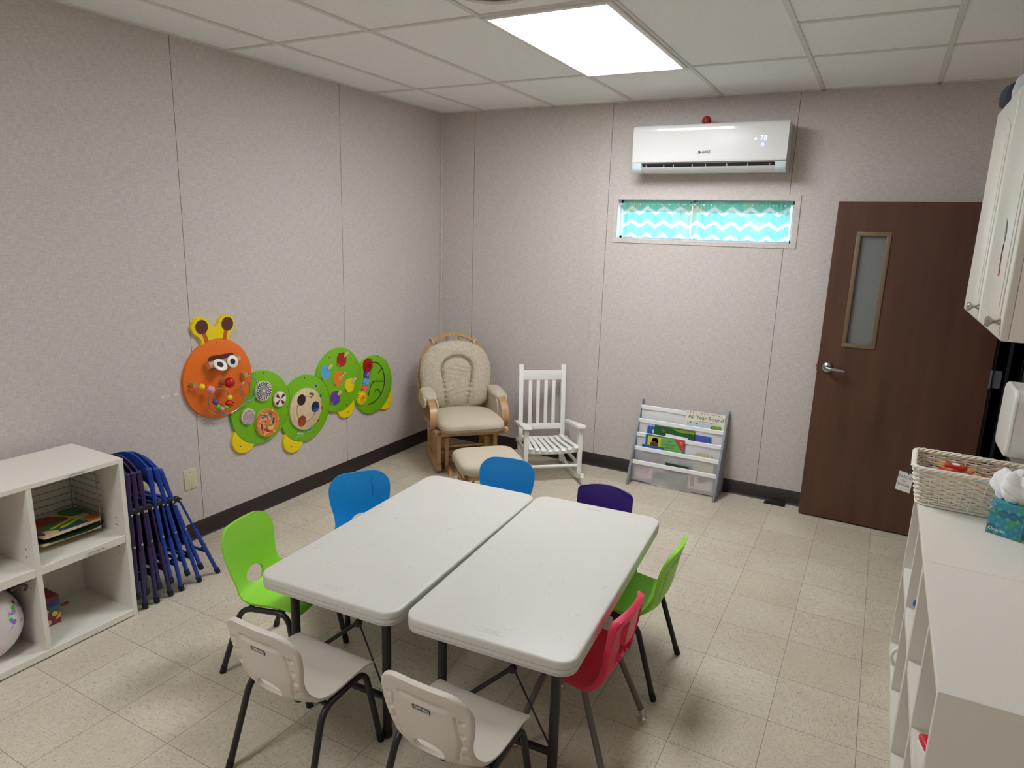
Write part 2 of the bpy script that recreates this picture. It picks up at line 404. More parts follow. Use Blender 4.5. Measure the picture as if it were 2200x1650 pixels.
# window: frame strips, jambs, sash, glass
MET = M('window_white_metal', rgb(225, 226, 230), .35)
f = B(); cxm = 2.138
for lo, hi in (((WX0 - .024, -.006, WZ0 - .03), (WX1 + .034, 0, WZ0)), ((WX0 - .024, -.006, WZ1), (WX1 + .034, 0, WZ1 + .036)), ((WX0 - .024, -.006, WZ0), (WX0, 0, WZ1)), ((WX1, -.006, WZ0), (WX1 + .034, 0, WZ1))): f.b2(lo, hi, bev=.0015)
win = struct(obj('window_1', f, TRIM, smooth=False))
f = B()
for lo, hi in (((WX0, .075, WZ0), (WX1, .115, WZ0 + .022)), ((WX0, .075, WZ1 - .022), (WX1, .115, WZ1)), ((WX0, .075, WZ0), (WX0 + .022, .115, WZ1)), ((WX1 - .022, .075, WZ0), (WX1, .115, WZ1)), ((2.062, .075, WZ0), (2.09, .115, WZ1))): f.b2(lo, hi, bev=.002)
obj('sash', f, MET, win)
f = B(); f.b2((WX0, .004, WZ0 - .002), (WX1, .12, WZ0 + .003)); f.b2((WX1 - .003, .004, WZ0), (WX1 + .002, .12, WZ1)); f.b2((WX0 - .002, .004, WZ0), (WX0 + .003, .12, WZ1)); obj('jamb_liner', f, MET, win)
gm = bpy.data.materials.new('window_glass'); gm.use_nodes = True; nt = gm.node_tree; out = nt.nodes['Material Output']
tr = nt.nodes.new('ShaderNodeBsdfTransparent'); gl = nt.nodes.new('ShaderNodeBsdfGlossy'); mx = nt.nodes.new('ShaderNodeMixShader'); gl.inputs['Roughness'].default_value = .03
mx.inputs[0].default_value = .07; nt.links.new(tr.outputs[0], mx.inputs[1]); nt.links.new(gl.outputs[0], mx.inputs[2]); nt.links.new(mx.outputs[0], out.inputs[0])
f = B(); f.b2((WX0 + .02, .094, WZ0 + .02), (WX1 - .02, .098, WZ1 - .02)); obj('glass', f, gm, win)
# open door leaf lying along the back wall
DW = wood('walnut_veneer', rgb(76, 48, 37), rgb(98, 64, 49), (9, 9, 1.1), .38)
dr = bpy.data.objects.new('door_1', None); C.objects.link(dr); dr['kind'] = 'structure'; dr.location = (3.912, -.166, 0); dr.rotation_euler = (0, 0, math.radians(-1.7))
WM[dr.name] = Matrix.Translation(dr.location) @ Matrix.Rotation(math.radians(-1.7), 4, 'Z')
b = B(); V0, V1, Z0, Z1 = -.770, -.622, 1.172, 1.832
for lo, hi in (((-.912, 0, .012), (V0, .044, 2.03)), ((V1, 0, .012), (0, .044, 2.03)), ((V0, 0, .012), (V1, .044, Z0)), ((V0, 0, Z1), (V1, .044, 2.03))): b.b2(lo, hi)
obj('door_leaf', b, DW, dr, smooth=False)
b = B()
for s in (-.007, .044):
    for lo, hi in (((V0 - .02, s, Z0 - .022), (V1 + .02, s + .007, Z0 + .004)), ((V0 - .02, s, Z1 - .004), (V1 + .02, s + .007, Z1 + .022)), ((V0 - .02, s, Z0), (V0 + .005, s + .007, Z1)), ((V1 - .005, s, Z0), (V1 + .02, s + .007, Z1))): b.b2(lo, hi, bev=.003)
obj('vision_frame', b, M('tan_steel_frame', rgb(118, 98, 74), .45), dr)
b = B(); b.b2((V0, .014, Z0), (V1, .02, Z1))
dg = M('dark_vision_glass', rgb(122, 124, 122), .08, 0, .5); obj('vision_glass', b, dg, dr)
hx, hz = -.853, 1.01
b = B(); m = frame((hx, 0, hz), (1, 0, 0), (0, 0, 1)); b.lathe([(.033, 0), (.033, .008), (.028, .014), (.014, .018), (.014, .045), (.011, .05)], 28, m)
b.tube(fillet([(hx, -.045, hz), (hx + .02, -.052, hz), (hx + .105, -.05, hz - .006)], .015), [.011] * 8 + [.009], 12)
SAT = M('satin_metal', rgb(176, 176, 178), .28, 1.0)
obj('door_handle', b, SAT, dr)
b = B(); b.b2((-.9165, .012, hz - .03), (-.912, .032, hz + .03)); b.b2((-.924, .018, hz - .008), (-.912, .027, hz + .008)); obj('latch', b, M('brass_latch', rgb(120, 104, 84), .4, 1.0), dr)
HM = M('grey_hinge_steel', rgb(112, 116, 128), .45, .5)
for z in (.25, 1.05, 1.82):
    b = B(); b.b2((.0, -.002, z - .05), (.052, .004, z + .05)); b.rod((.004, -.006, z - .052), (.004, -.006, z + .052), .007); obj('hinge', b, HM, dr)

# ================================================================ PLAY TABLES
TABLE_TOP = M('table_granite_white', rgb(206, 203, 196), .42, bump=(500, .06), var=.012, vscale=4)
TABLE_LINE = M('table_moulded_mark', rgb(196, 192, 184), .5)
SCUFF = M('pencil_scuff', rgb(148, 143, 136), .6)
def play_table(label, loc, rz, seed, wd=.606, ln=1.222, marks=((0, -1),), far=(-.255, .280)):
    t = thing('folding_play_table', label, 'table', loc, rz, 'white folding play tables'); zt, th = .532, .052
    b = B()
    # moulded edge: rounded lip, three stepped bands
    lv = [(-.010, zt), (-.004, zt - .001), (-.001, zt - .005), (0, zt - .010), (0, zt - .024), (-.0042, zt - .0258), (-.0008, zt - .027), (-.0008, zt - .040), (-.0048, zt - .0418), (-.0018, zt - .043), (-.0025, zt - .050), (-.006, zt - .0525), (-.02, zt - .0525), (-.024, zt - .04)]
    bm = b.bm; rings = []
    for (o, z) in lv:
        rings.append([bm.verts.new((p[0], p[1], z)) for p in rrect(wd + 2 * o, ln + 2 * o, .062 + o, 10)])
    bm.faces.new(rings[0]); bm.faces.new(rings[-1][::-1]); L = len(rings[0])
    for i in range(len(rings) - 1):
        for k in range(L): bm.faces.new((rings[i][k], rings[i + 1][k], rings[i + 1][(k + 1) % L], rings[i][(k + 1) % L]))
    bmesh.ops.recalc_face_normals(bm, faces=bm.faces)
    rnd = random.Random(seed); b.mi = 1
    for k in range(58):
        x, y, a, l = rnd.uniform(-.27, .27), rnd.uniform(-.56, .56), rnd.uniform(0, PI), rnd.choice((.003, .006, .012, .02, .03))
        c = rnd.uniform(-.5, .5); pts = [(x + math.cos(a + c * q) * l * (q - .5), y + math.sin(a + c * q) * l * (q - .5), zt) for q in (0, .33, .66, 1)]
        b.tube(pts, [rnd.uniform(.0002, .0004)] * 4, 4)
    top = obj('tabletop', b, [TABLE_TOP, SCUFF], t, angle=50)
    # faint moulded maker's mark near the ends
    for (mx_, sy) in marks:
        b = B(); y = sy * (ln / 2 - .055); f = -sy
        m = Matrix.Translation((mx_, y, zt + .0001)) @ Matrix.Rotation(0 if sy < 0 else PI, 4, 'Z')
        b.text('LIFETIME', .017, m, .0003)
        for q in ((-.05, -.011, .05, -.0104), (-.05, .0104, .05, .011), (-.05, -.011, -.0494, .011), (.0494, -.011, .05, .011)):
            b2 = bmesh.new(); bmesh.ops.create_cube(b2, size=1); bmesh.ops.scale(b2, vec=(q[2] - q[0], q[3] - q[1], .0006), verts=b2.verts)
            b._merge(b2, m @ Matrix.Translation(((q[0] + q[2]) / 2, (q[1] + q[3]) / 2, 0)))
        obj('moulded_mark', b, TABLE_LINE, top)
    for sy in (-1, 1):
        y = sy * (ln / 2 - .068)
        zb = .155 if sy < 0 else .385; lx = [-.181, .231] if sy < 0 else list(far)
        for sx in (-1, 1):
            b = B(); x = lx[0 if sx < 0 else 1]
            b.rod((x, y, .018), (x, y, zt - .045), .0165, 16)
            lg = obj('leg', b, BLACK_STEEL, t)
            b = B(); b.lathe([(.0185, 0), (.0195, .004), (.0185, .03), (.0165, .034)], 16, Matrix.Translation((x, y, 0))); obj('foot_cap', b, RUBBER, lg)
        b = B(); b.rod((lx[0], y, zb), (lx[1], y, zb), .0125, 12); obj('leg_crossbar', b, BLACK_STEEL, t)
        b = B(); b.rod((-.262, y, zt - .046), (.262, y, zt - .046), .014, 12); obj('leg_hinge_tube', b, BLACK_STEEL, t)
        # folding brace: flat strut and thin wire meeting at a ring under the top
        b = B(); yc = sy * (ln / 2 - .150); zc = .350 if sy < 0 else .455; xc = .045
        b.lathe([(.006, -.010), (.014, -.008), (.016, 0), (.014, .008), (.006, .010)], 18, Matrix.Translation((xc, yc, zc)) @ Matrix.Rotation(PI / 2, 4, 'X'))
        b.tube([(xc, yc, zc), (xc, sy * (ln / 2 - .24), zt - .045)], .009, 8)
        br = obj('brace_ring', b, BLACK_STEEL, t)
        b = B(); b.tube([(xc - .005, yc, zc), (lx[0] + .008, y, zb + .015)], .008, 8); obj('brace_strut', b, BLACK_STEEL, br)
        b = B(); b.tube([(xc + .005, yc, zc), (lx[1] - .008, y, zb + .015)], .0035, 8); obj('brace_wire', b, BLACK_STEEL, br)
    return t
play_table('white folding play table on the left, with a blue chair at its far end', (1.677, -2.632, 0), math.radians(3.2), 3)
play_table('white folding play table on the right, with the red and purple chairs', (2.294, -2.575, 0), math.radians(4.0), 9, marks=((0, -1), (0, 1)), far=(-.225, .206))

# ================================================================ MOULDED CHILDREN'S CHAIRS (front is local -y)
PROF = spline([(-.168, .306), (-.158, .322), (-.135, .333), (-.08, .335), (-.01, .329), (.06, .321), (.105, .324), (.134, .345), (.151, .387), (.162, .44), (.175, .51), (.187, .565), (.193, .600)], 10)
def shell_chair_mesh(nu=76, ns=132):
    P = [Vector((p[0], p[1])) for p in [(q.x, q.y) for q in [Vector((v[0], v[1], 0)) for v in PROF]]]
    acc = [0.0]
    for i in range(1, len(P)): acc.append(acc[-1] + (P[i] - P[i - 1]).length)
    Lt = acc[-1]
    def at(s):
        s = max(0, min(Lt, s)); i = 1
        while i < len(acc) - 1 and acc[i] < s: i += 1
        t = (s - acc[i - 1]) / (acc[i] - acc[i - 1]); return P[i - 1].lerp(P[i], t), (P[i] - P[i - 1]).normalized()
    s_mid = .318           # where seat meets back
    def hw(s):
        d = Lt - s; base = .166
        f = min(1, max(0, (s - s_mid) / .10)); k = math.exp(-((s - s_mid - .03) / .085) ** 2) * .026; v = base - .010 * f - k
        v = v if s > s_mid else v + .004 * min(1, (s_mid - s) / .2)
        R = .075
        if d < R: v = v - R + R * math.sqrt(max(0, 1 - ((R - d) / R) ** 2))
        if s < .045: v = (v - .045) + .045 * math.sqrt(max(0, 1 - ((.045 - s) / .045) ** 2))
        return v
    SV = [.045 * (1 - math.cos(PI / 2 * k / 12)) for k in range(12)] + [.045 + (Lt - .075 - .045) * k / (ns - 30) for k in range(ns - 30)] + [Lt - .075 + .075 * math.sin(PI / 2 * k / 17) for k in range(18)]
    bm = bmesh.new(); inner, outer = [], []
    hs, hx_ = s_mid + .026, .052; ha, hb = .052, .034
    for j in range(ns):
        rowi, rowo = [], []
        for i in range(nu):
            u = -1 + 2 * i / (nu - 1); s = SV[j]
            x = hw(s) * u; sc = s - (.012 * (x / .166) ** 2 * max(0, (s - .45 * Lt) / (.55 * Lt)) if s > .45 * Lt else 0)
            p, tg = at(sc); nrm = Vector((-tg.y, tg.x))   # towards the sitter
            bk = max(0, min(1, (s - s_mid + .04) / .1)); st = 1 - bk
            xu = x / .166; lift = .020 * bk * xu * xu + .010 * st * abs(u) ** 3 * max(0, min(1, s / .08)) + .014 * math.exp(-((s - s_mid) / .07) ** 2) * u * u
            q = p + nrm * lift
            tk = .0130
            d = Lt - s
            if bk > .5:   # relief on the rear face
                if abs(x) < .085: tk -= .0078 * math.exp(-((d - .056) / .0085) ** 4) * min(1, (.085 - abs(x)) / .012)
                g = abs(abs(x) - (.100 + .018 * (d / .25) - .03 * max(0, (d - .17) / .1)))
                if .07 < d < .25: tk -= .0060 * math.exp(-(g / .0045) ** 2)
                for dd in (.085, .135, .18, .22):
                    r = math.hypot(abs(x) - .128 + .01 * (dd / .2), d - dd); tk -= .0062 * math.exp(-(r / .0078) ** 4)
                tk += .004 * math.exp(-(d / .03) ** 2)
            e = min(1 - abs(u), .06) / .06; tk *= .55 + .45 * math.sqrt(max(0, 1 - (1 - e) ** 2))
            if j == 0 or j == ns - 1: tk *= .6
            rowi.append((x, q.x, q.y)); r = q - nrm * tk; rowo.append((x, r.x, r.y))
        inner.append(rowi); outer.append(rowo)
    def inh(i, j):
        s = SV[j]; x = inner[j][i][0]; return (x / ha) ** 2 + ((s - hs) / hb) ** 2
    VI, VO = {}, {}
    for j in range(ns):
        for i in range(nu):
            VI[i, j] = bm.verts.new(inner[j][i]); VO[i, j] = bm.verts.new(outer[j][i])
    keep = set()
    for j in range(ns - 1):
        for i in range(nu - 1):
            m = sum(inh(a, c) for a, c in ((i, j), (i + 1, j), (i, j + 1), (i + 1, j + 1))) / 4
            if m >= 1: keep.add((i, j))
    for (i, j) in keep:
        bm.faces.new((VI[i, j], VI[i + 1, j], VI[i + 1, j + 1], VI[i, j + 1])); bm.faces.new((VO[i, j + 1], VO[i + 1, j + 1], VO[i + 1, j], VO[i, j]))
    for (i, j) in keep:
        for (di, dj, a, c) in ((-1, 0, (i, j), (i, j + 1)), (1, 0, (i + 1, j), (i + 1, j + 1)), (0, -1, (i, j), (i + 1, j)), (0, 1, (i, j + 1), (i + 1, j + 1))):
            if (i + di, j + dj) not in keep: bm.faces.new((VI[a], VI[c], VO[c], VO[a]))
    # pull the rim of the opening onto a clean ellipse
    for (i, j), v in list(VI.items()):
        m = inh(i, j)
        if .55 < m < 1.75 and v.link_faces:
            nb = [(i + a, j + c) for a in (-1, 0) for c in (-1, 0)]
            if any(q in keep for q in nb) and not all(q in keep for q in nb):
                s = SV[j]; x = inner[j][i][0]; k = 1 / math.sqrt(m); xn, sn = x * k, hs + (s - hs) * k
                p, tg = at(sn); nrm = Vector((-tg.y, tg.x)); u = xn / hw(sn)
                bk = max(0, min(1, (sn - s_mid + .04) / .1))
                q = p + nrm * (.020 * bk * (xn / .166) ** 2 + .014 * math.exp(-((sn - s_mid) / .07) ** 2) * u * u)
                v.co = (xn, q.x, q.y); r = q - nrm * .0115; VO[i, j].co = (xn, r.x, r.y)
    bmesh.ops.delete(bm, geom=[v for v in bm.verts if not v.link_faces], context='VERTS')
    bmesh.ops.recalc_face_normals(bm, faces=bm.faces); return bm
def chair_frame(t, mat):
    for sx in (-1, 1):
        b = B(); x = sx
        path = fillet([(x * .178, .185, .004), (x * .160, .088, .302), (x * .156, -.118, .312), (x * .172, -.178, .004)], [.055, .05], 7)
        b.tube(path, .0112, 12); fr = obj('side_leg_frame', b, mat, t)
        for (p, q) in ((path[0], path[1]), (path[-1], path[-2])):
            d = (q - p).normalized(); b = B(); b.tube([p - d * .004, p + d * .03], .0125, 12); obj('foot_cap', b, RUBBER, fr)
    for y, z in ((-.085, .306), (.06, .300)):
        b = B(); b.rod((-.158, y, z), (.158, y, z), .0085, 10); obj('seat_crossbar', b, mat, t)
def lifetime_chair(label, mat, loc, rz, badge=False):
    t = thing('moulded_kids_chair', label, 'chair', loc, rz, 'small moulded chairs around the play tables')
    s = obj('seat_shell', shell_chair_mesh(), mat, t, angle=60); chair_frame(t, BLACK_STEEL)
    if badge:
        p0, p1 = Vector((0, .1815, .497)), Vector((0, .190, .532)); v = (p1 - p0).normalized(); o = (p0 + p1) / 2 + Vector((0, .0035, -.001))
        m = frame(o, (-1, 0, 0), v); b = B(); b.prism(rrect(.060, .0175, .0035), o, (-1, 0, 0), v, m.col[2][:3], .0012); bd = obj('maker_badge', b, DARK, s)
        b = B(); b.text('LIFETIME', .0118, m @ Matrix.Translation((0, 0, .0014)), .0002)
        w_, h_ = .0535, .0132
        for q in ((0, h_ / 2, w_, .0009), (0, -h_ / 2, w_, .0009), (w_ / 2, 0, .0009, h_), (-w_ / 2, 0, .0009, h_)):
            b2 = bmesh.new(); bmesh.ops.create_cube(b2, size=1); bmesh.ops.scale(b2, vec=(q[2], q[3], .0004), verts=b2.verts); b._merge(b2, m @ Matrix.Translation((q[0], q[1], .0014)))
        obj('badge_lettering', b, INK_WHITE, bd)
    return t
LIME = M('lime_plastic', rgb(148, 218, 58), .42, bump=(420, .10)); BLUE = M('azure_plastic', rgb(4, 140, 216), .42, bump=(420, .10))
GRP = 'small moulded chairs around the play tables'
c1 = lifetime_chair('almond white chair at the near end of the left table', ALMOND, (1.762, -3.372, 0), math.radians(180), True)
dup(c1, 'almond white chair at the near end of the right table', (2.348, -3.332, 0), math.radians(179.5), GRP)
c2 = lifetime_chair('lime green chair on the left side of the left table, nearest the white cubby shelf', LIME, (1.286, -3.01, 0), math.radians(101.7))
dup(c2, 'lime green chair on the right side of the right table, behind the red chair', (2.533, -2.305, 0), math.radians(-90), GRP)
c3 = lifetime_chair('blue chair on the left side of the left table, pencil line on its backrest', BLUE, (1.29, -2.47, 0), math.radians(58))
dup(c3, 'plain blue chair at the far end of the left table, in front of the footstool', (1.690, -1.957, 0), math.radians(10), GRP)
b = B(); b.tube([(.066, .1800, .571), (.064, .1755, .545), (.068, .1675, .515), (.064, .1612, .478)], .0009, 5); obj('pencil_line', b, M('dark_blue_ink', rgb(20, 50, 110), .6), c3)
b = B(); b.tube([(-.072, .1760, .553), (-.078, .172, .541), (-.070, .1702, .540)], .0008, 5)
obj('pencil_line', b, M('dark_blue_ink', rgb(20, 50, 110), .6), c3)

# stacking school chairs (red, purple): waisted shell with a lumbar slot, grey tube legs, nickel glides
def school_chair_mesh():
    bm = bmesh.new(); nu, ns = 56, 110
    P = spline([(-.172, .300), (-.160, .318), (-.12, .330), (-.05, .330), (.03, .320), (.085, .316), (.118, .332), (.137, .375), (.148, .43), (.156, .49), (.163, .54), (.168, .578)], 10)
    acc = [0.0]
    for i in range(1, len(P)): acc.append(acc[-1] + (P[i] - P[i - 1]).length)
    Lt = acc[-1]
    def at(s):
        s = max(0, min(Lt, s)); i = 1
        while i < len(acc) - 1 and acc[i] < s: i += 1
        t = (s - acc[i - 1]) / (acc[i] - acc[i - 1]); p = P[i - 1].lerp(P[i], t); d = (P[i] - P[i - 1]).normalized()
        return Vector((p.x, p.y)), Vector((d.x, d.y))
    sm = .300
    def hw(s):
        d = Lt - s; f = min(1, max(0, (s - sm + .03) / .13)); v = .172 * (1 - f) + .142 * f
        v -= .022 * math.exp(-((s - sm - .055) / .05) ** 2)
        R = .03
        if d < R: v = v - R + R * math.sqrt(max(0, 1 - ((R - d) / R) ** 2))
        if s < .045: v = v - .04 + .04 * math.sqrt(max(0, 1 - ((.045 - s) / .045) ** 2))
        return v
    I, O = {}, {}
    s0, s1 = sm + .040, sm + .128     # slot
    def slot(x, s):
        f = (s - s0) / (s1 - s0); wv = .36 * hw(s)
        return s0 < s < s1 and abs(x) < wv
    for j in range(ns):
        s = Lt * j / (ns - 1)
        for i in range(nu):
            u = -1 + 2 * i / (nu - 1); x = hw(s) * u; sc = s - .018 * u * u * max(0, (s - .6 * Lt) / (.4 * Lt))
            p, tg = at(sc); n = Vector((-tg.y, tg.x)); bk = min(1, max(0, (s - sm + .03) / .1))
            lift = .022 * bk * u * u + .012 * (1 - bk) * abs(u) ** 3
            q = p + n * lift; tk = .0095; d = Lt - s
            if d < .026 or 1 - abs(u) < .12: tk += .011
            if bk > .8 and .045 < abs(x) < .075 and d > .03: tk -= .006
            if bk > .8 and abs(x) < .045 and d > .03: tk += .008
            e = min(1 - abs(u), .05) / .05; tk *= .5 + .5 * e
            if j in (0, ns - 1): tk *= .6
            r = q - n * tk; I[i, j] = bm.verts.new((x, q.x, q.y)); O[i, j] = bm.verts.new((x, r.x, r.y))
    keep = set()
    for j in range(ns - 1):
        for i in range(nu - 1):
            s = Lt * (j + .5) / (ns - 1); x = hw(s) * (-1 + 2 * (i + .5) / (nu - 1))
            if not slot(x, s): keep.add((i, j))
    for (i, j) in keep:
        bm.faces.new((I[i, j], I[i + 1, j], I[i + 1, j + 1], I[i, j + 1])); bm.faces.new((O[i, j + 1], O[i + 1, j + 1], O[i + 1, j], O[i, j]))
        for (di, dj, a, c) in ((-1, 0, (i, j), (i, j + 1)), (1, 0, (i + 1, j), (i + 1, j + 1)), (0, -1, (i, j), (i + 1, j)), (0, 1, (i, j + 1), (i + 1, j + 1))):
            if (i + di, j + dj) not in keep: bm.faces.new((I[a], I[c], O[c], O[a]))
    bmesh.ops.delete(bm, geom=[v for v in bm.verts if not v.link_faces], context='VERTS')
    bmesh.ops.recalc_face_normals(bm, faces=bm.faces); return bm
GREYLEG = M('grey_leg_enamel', rgb(106, 99, 94), .35, .2)
def school_chair(label, mat, loc, rz):
    t = thing('stacking_school_chair', label, 'chair', loc, rz, GRP)
    obj('seat_shell', school_chair_mesh(), mat, t, angle=55)
    for sx in (-1, 1):
        for (y0, y1) in ((.05, .178), (-.07, -.168)):
            pts = fillet([(sx * .09, y0, .302), (sx * .142, y0 + (.02 if y1 > 0 else -.015), .292), (sx * .188, y1, .03)], [.05], 7)
            b = B(); b.tube(pts, .0115, 12); lg = obj('leg', b, GREYLEG, t)
            d = (pts[-2] - pts[-1]).normalized(); b = B(); b.tube([pts[-1] - d * .006, pts[-1] + d * .024], .0128, 12)
            b.lathe([(.002, 0), (.013, .001), (.0165, .006), (.015, .013), (.009, .017), (.006, .026)], 18, Matrix.Translation((pts[-1].x, pts[-1].y, 0))); obj('chrome_glide', b, CHROME, lg)
    for y in (-.05, .05):
        b = B(); b.rod((-.12, y, .303), (.12, y, .303), .009, 10); obj('seat_crossbar', b, GREYLEG, t)
    return t
s1 = school_chair('red plastic school chair with grey legs on the right side of the right table', M('red_plastic', rgb(226, 46, 84), .38, bump=(420, .06)), (2.532, -2.795, 0), math.radians(-92))
s2 = dup(s1, 'dark purple school chair at the far end of the right table', (2.235, -1.965, 0), math.radians(2), GRP)
recolor(s2, M('purple_plastic', rgb(62, 30, 134), .38, bump=(420, .06)), ('seat_shell',))

# ================================================================ CATERPILLAR WALL TOY (left wall, y to the right, z up)
ORANGE = M('orange_lacquer', rgb(238, 116, 30), .35); GREEN = M('apple_green_lacquer', rgb(122, 190, 24), .35); YELLOW = M('yellow_lacquer', rgb(244, 216, 12), .35)
BROWN = M('brown_paint', rgb(92, 52, 46), .45); RED = M('red_paint', rgb(188, 26, 26), .35); PURPLE = M('purple_paint', rgb(104, 66, 160), .4); SKYB = M('sky_blue_paint', rgb(92, 178, 226), .4)
PINKP = M('pink_paint', rgb(238, 160, 190), .4); WHITE_GL = M('white_gloss', rgb(240, 238, 234), .3); BLACKP = M('black_paint', rgb(18, 18, 22), .4); NAVY = M('navy_paint', rgb(34, 40, 84), .4)
WIRE = M('coated_wire', rgb(150, 150, 156), .3, .6); WIREB = M('blue_coated_wire', rgb(96, 176, 200), .35)
root = thing('caterpillar_activity_toy', 'orange headed green caterpillar activity panels screwed along the left wall', 'wall toy', (0, -1.6, .33))
Y, Z, X = (0, 1, 0), (0, 0, 1), (1, 0, 0); TH = .020
DISC = [((-2.268, .913), .230), ((-1.974, .680), .229), ((-1.607, .594), .226), ((-1.283, .729), .229), ((-.915, .630), .222)]
def cut_outline(k, n=72):
    """disc k with the bite its left neighbour takes out of it"""
    c, r = DISC[k]
    pts = circ(c, r, n)
    if k == 0: return pts
    c0, r0 = DISC[k - 1]; d = math.dist(c, c0); a = math.atan2(c0[1] - c[1], c0[0] - c[0]); g = .0015
    r0 += g; ca = (r * r + d * d - r0 * r0) / (2 * r * d); h = math.acos(max(-1, min(1, ca)))
    arc = circ(c, r, n, a + h, a + 2 * PI - h); cb = (r0 * r0 + d * d - r * r) / (2 * r0 * d); h2 = math.acos(max(-1, min(1, cb)))
    return arc + circ(c0, r0, 24, a + PI + h2, a + PI - h2)[1:-1]
def P2(pts): return [(p[0], p[1]) for p in pts]
def plate(name, pts, x0, th, mat, parent, bev=.0025, holes=()):
    b = B(); b.prism(P2(pts), (x0, 0, 0), Y, Z, X, th, bev); return obj(name, b, mat, parent, world=True)
def scr(parent, spots, x0=TH):
    for (y, z) in spots:
        b = B(); b.lathe([(.0042, 0), (.0042, .0006), (.002, .0009)], 12, frame((x0, y, z), Y, Z, X)); obj('screw', b, BLACKP, parent, world=True)
panels = []
for k in range(5):
    panels.append(plate('head_panel' if k == 0 else 'body_panel', cut_outline(k), .0, TH, ORANGE if k == 0 else GREEN, root))
hp = panels[0]
plab(hp, 'orange face panel')
scr(hp, [(-2.268, 1.125), (-2.47, .905), (-2.255, .70), (-2.06, .905)]); scr(panels[1], [(-1.945, .893), (-1.96, .465), (-1.77, .64)]); scr(panels[2], [(-1.61, .803), (-1.69, .392), (-1.40, .54)])
scr(panels[3], [(-1.375, .905), (-1.11, .82), (-1.215, .535)]); scr(panels[4], [(-.86, .84), (-.71, .62), (-.90, .42)])
# antenna plate
ap = spline([(-2.366, 1.120), (-2.370, 1.150), (-2.388, 1.170), (-2.414, 1.192), (-2.424, 1.225), (-2.405, 1.262), (-2.365, 1.280), (-2.325, 1.262), (-2.305, 1.232), (-2.280, 1.213), (-2.255, 1.224), (-2.243, 1.250), (-2.215, 1.274), (-2.178, 1.274), (-2.146, 1.248), (-2.142, 1.205), (-2.164, 1.172), (-2.184, 1.150), (-2.190, 1.130)], 5)
arc = circ((-2.268, .913), .2315, 16, math.atan2(1.130 - .913, -2.190 + 2.268), math.atan2(1.120 - .913, -2.366 + 2.268))
an = plate('antenna_panel', [(p[0], p[1]) for p in ap] + arc[1:-1], 0, TH, YELLOW, root, 0); plab(an, 'yellow antenna plate')
for (y, z, y1, z1) in ((-2.361, 1.221, -2.334, 1.134), (-2.191, 1.222, -2.219, 1.133)):
    d = Vector((y1 - y, z1 - z)).normalized(); n = Vector((-d.y, d.x)) * .0125
    b = B(); b.prism([(y + n.x, z + n.y), (y - n.x, z - n.y), (y1 - n.x, z1 - n.y), (y1 + n.x, z1 + n.y)], (TH, 0, 0), Y, Z, X, .0008); obj('antenna_stalk', b, M('rust_paint', rgb(200, 92, 40), .4), an, world=True)
    b = B(); b.prism(circ((y, z), .040, 36), (TH, 0, 0), Y, Z, X, .0012); b.lathe([(.004, 0), (.004, .0012)], 10, frame((TH + .0012, y, z), Y, Z, X)); obj('antenna_tip', b, BROWN, an, world=True)
# feet
for k, (c, a) in enumerate((((-2.115, .512), -.62), ((-1.722, .405), -.10), ((-1.215, .528), .78), ((-.772, .492), 1.02))):
    ci, ri = DISC[(1, 2, 3, 4)[k]]; r = .088
    pts = [p for p in circ(c, r, 60) if math.dist(p, ci) > ri + .001]
    j = max(range(len(pts)), key=lambda i: math.dist(pts[i], pts[i - 1])); pts = pts[j:] + pts[:j]
    a0, a1 = (math.atan2(q[1] - ci[1], q[0] - ci[0]) for q in (pts[-1], pts[0])); 
    if a1 - a0 > PI: a1 -= 2 * PI
    if a0 - a1 > PI: a1 += 2 * PI
    f = plate('foot_panel', pts + circ(ci, ri + .0015, 14, a0, a1), 0, TH * .9, YELLOW, root, 0); plab(f, 'yellow foot panel')
    m = [sum(q[i] for q in pts) / len(pts) for i in (0, 1)]; scr(f, [(m[0], m[1])], TH * .9)
# face: turning eye roller, nose, beads on a wire
ey, ez = -2.256, 1.010
b = B(); b.prism(rrect(.185, .075, .03, 6, (ey + .01, ez + .004)), (TH, 0, 0), Y, Z, X, .0015); obj('eye_slot', b, BROWN, hp, world=True)
b = B(); b.tube([(TH + .026, ey - .104, ez - .004), (TH + .026, ey + .108, ez + .002)], .021, 20); rl = obj('eye_roller', b, wood('beech_wood', rgb(176, 128, 92), rgb(206, 162, 124), (30, 8, 30), .4), hp, world=True)
for (y, z, ry, tilt) in ((-2.298, 1.004, .040, .75), (-2.214, 1.012, .036, .22)):
    m = frame((TH + .054, y, z), Y, (-math.sin(tilt), 0, math.cos(tilt)))
    b = B(); b.lathe([(ry, -.004), (ry, .003), (ry - .004, .006)], 30, m); e1 = obj('eye_disc', b, WHITE_GL, hp, world=True)
    b = B(); b.lathe([(ry * .48, 0), (ry * .48, .001)], 24, m @ Matrix.Translation((-.004, 0, .006))); obj('pupil', b, BLACKP, hp, world=True)
b = B(); b.tube([(TH, -2.255, .895), (TH + .050, -2.255, .895)], .019, 18); obj('nose_peg', b, wood('rosy_beech', rgb(170, 112, 84), rgb(192, 138, 106), (10, 30, 30), .45), hp, world=True)
b = B(); b.ball((TH + .066, -2.252, .895), .030, 22); obj('nose_ball', b, RED, hp, world=True)
for (y, z) in ((-2.452, .912), (-2.108, .912)):
    b = B(); b.tube([(TH, y, z), (TH + .035, y, z)], .015, 16); obj('wire_peg', b, MAPLE, hp, world=True)
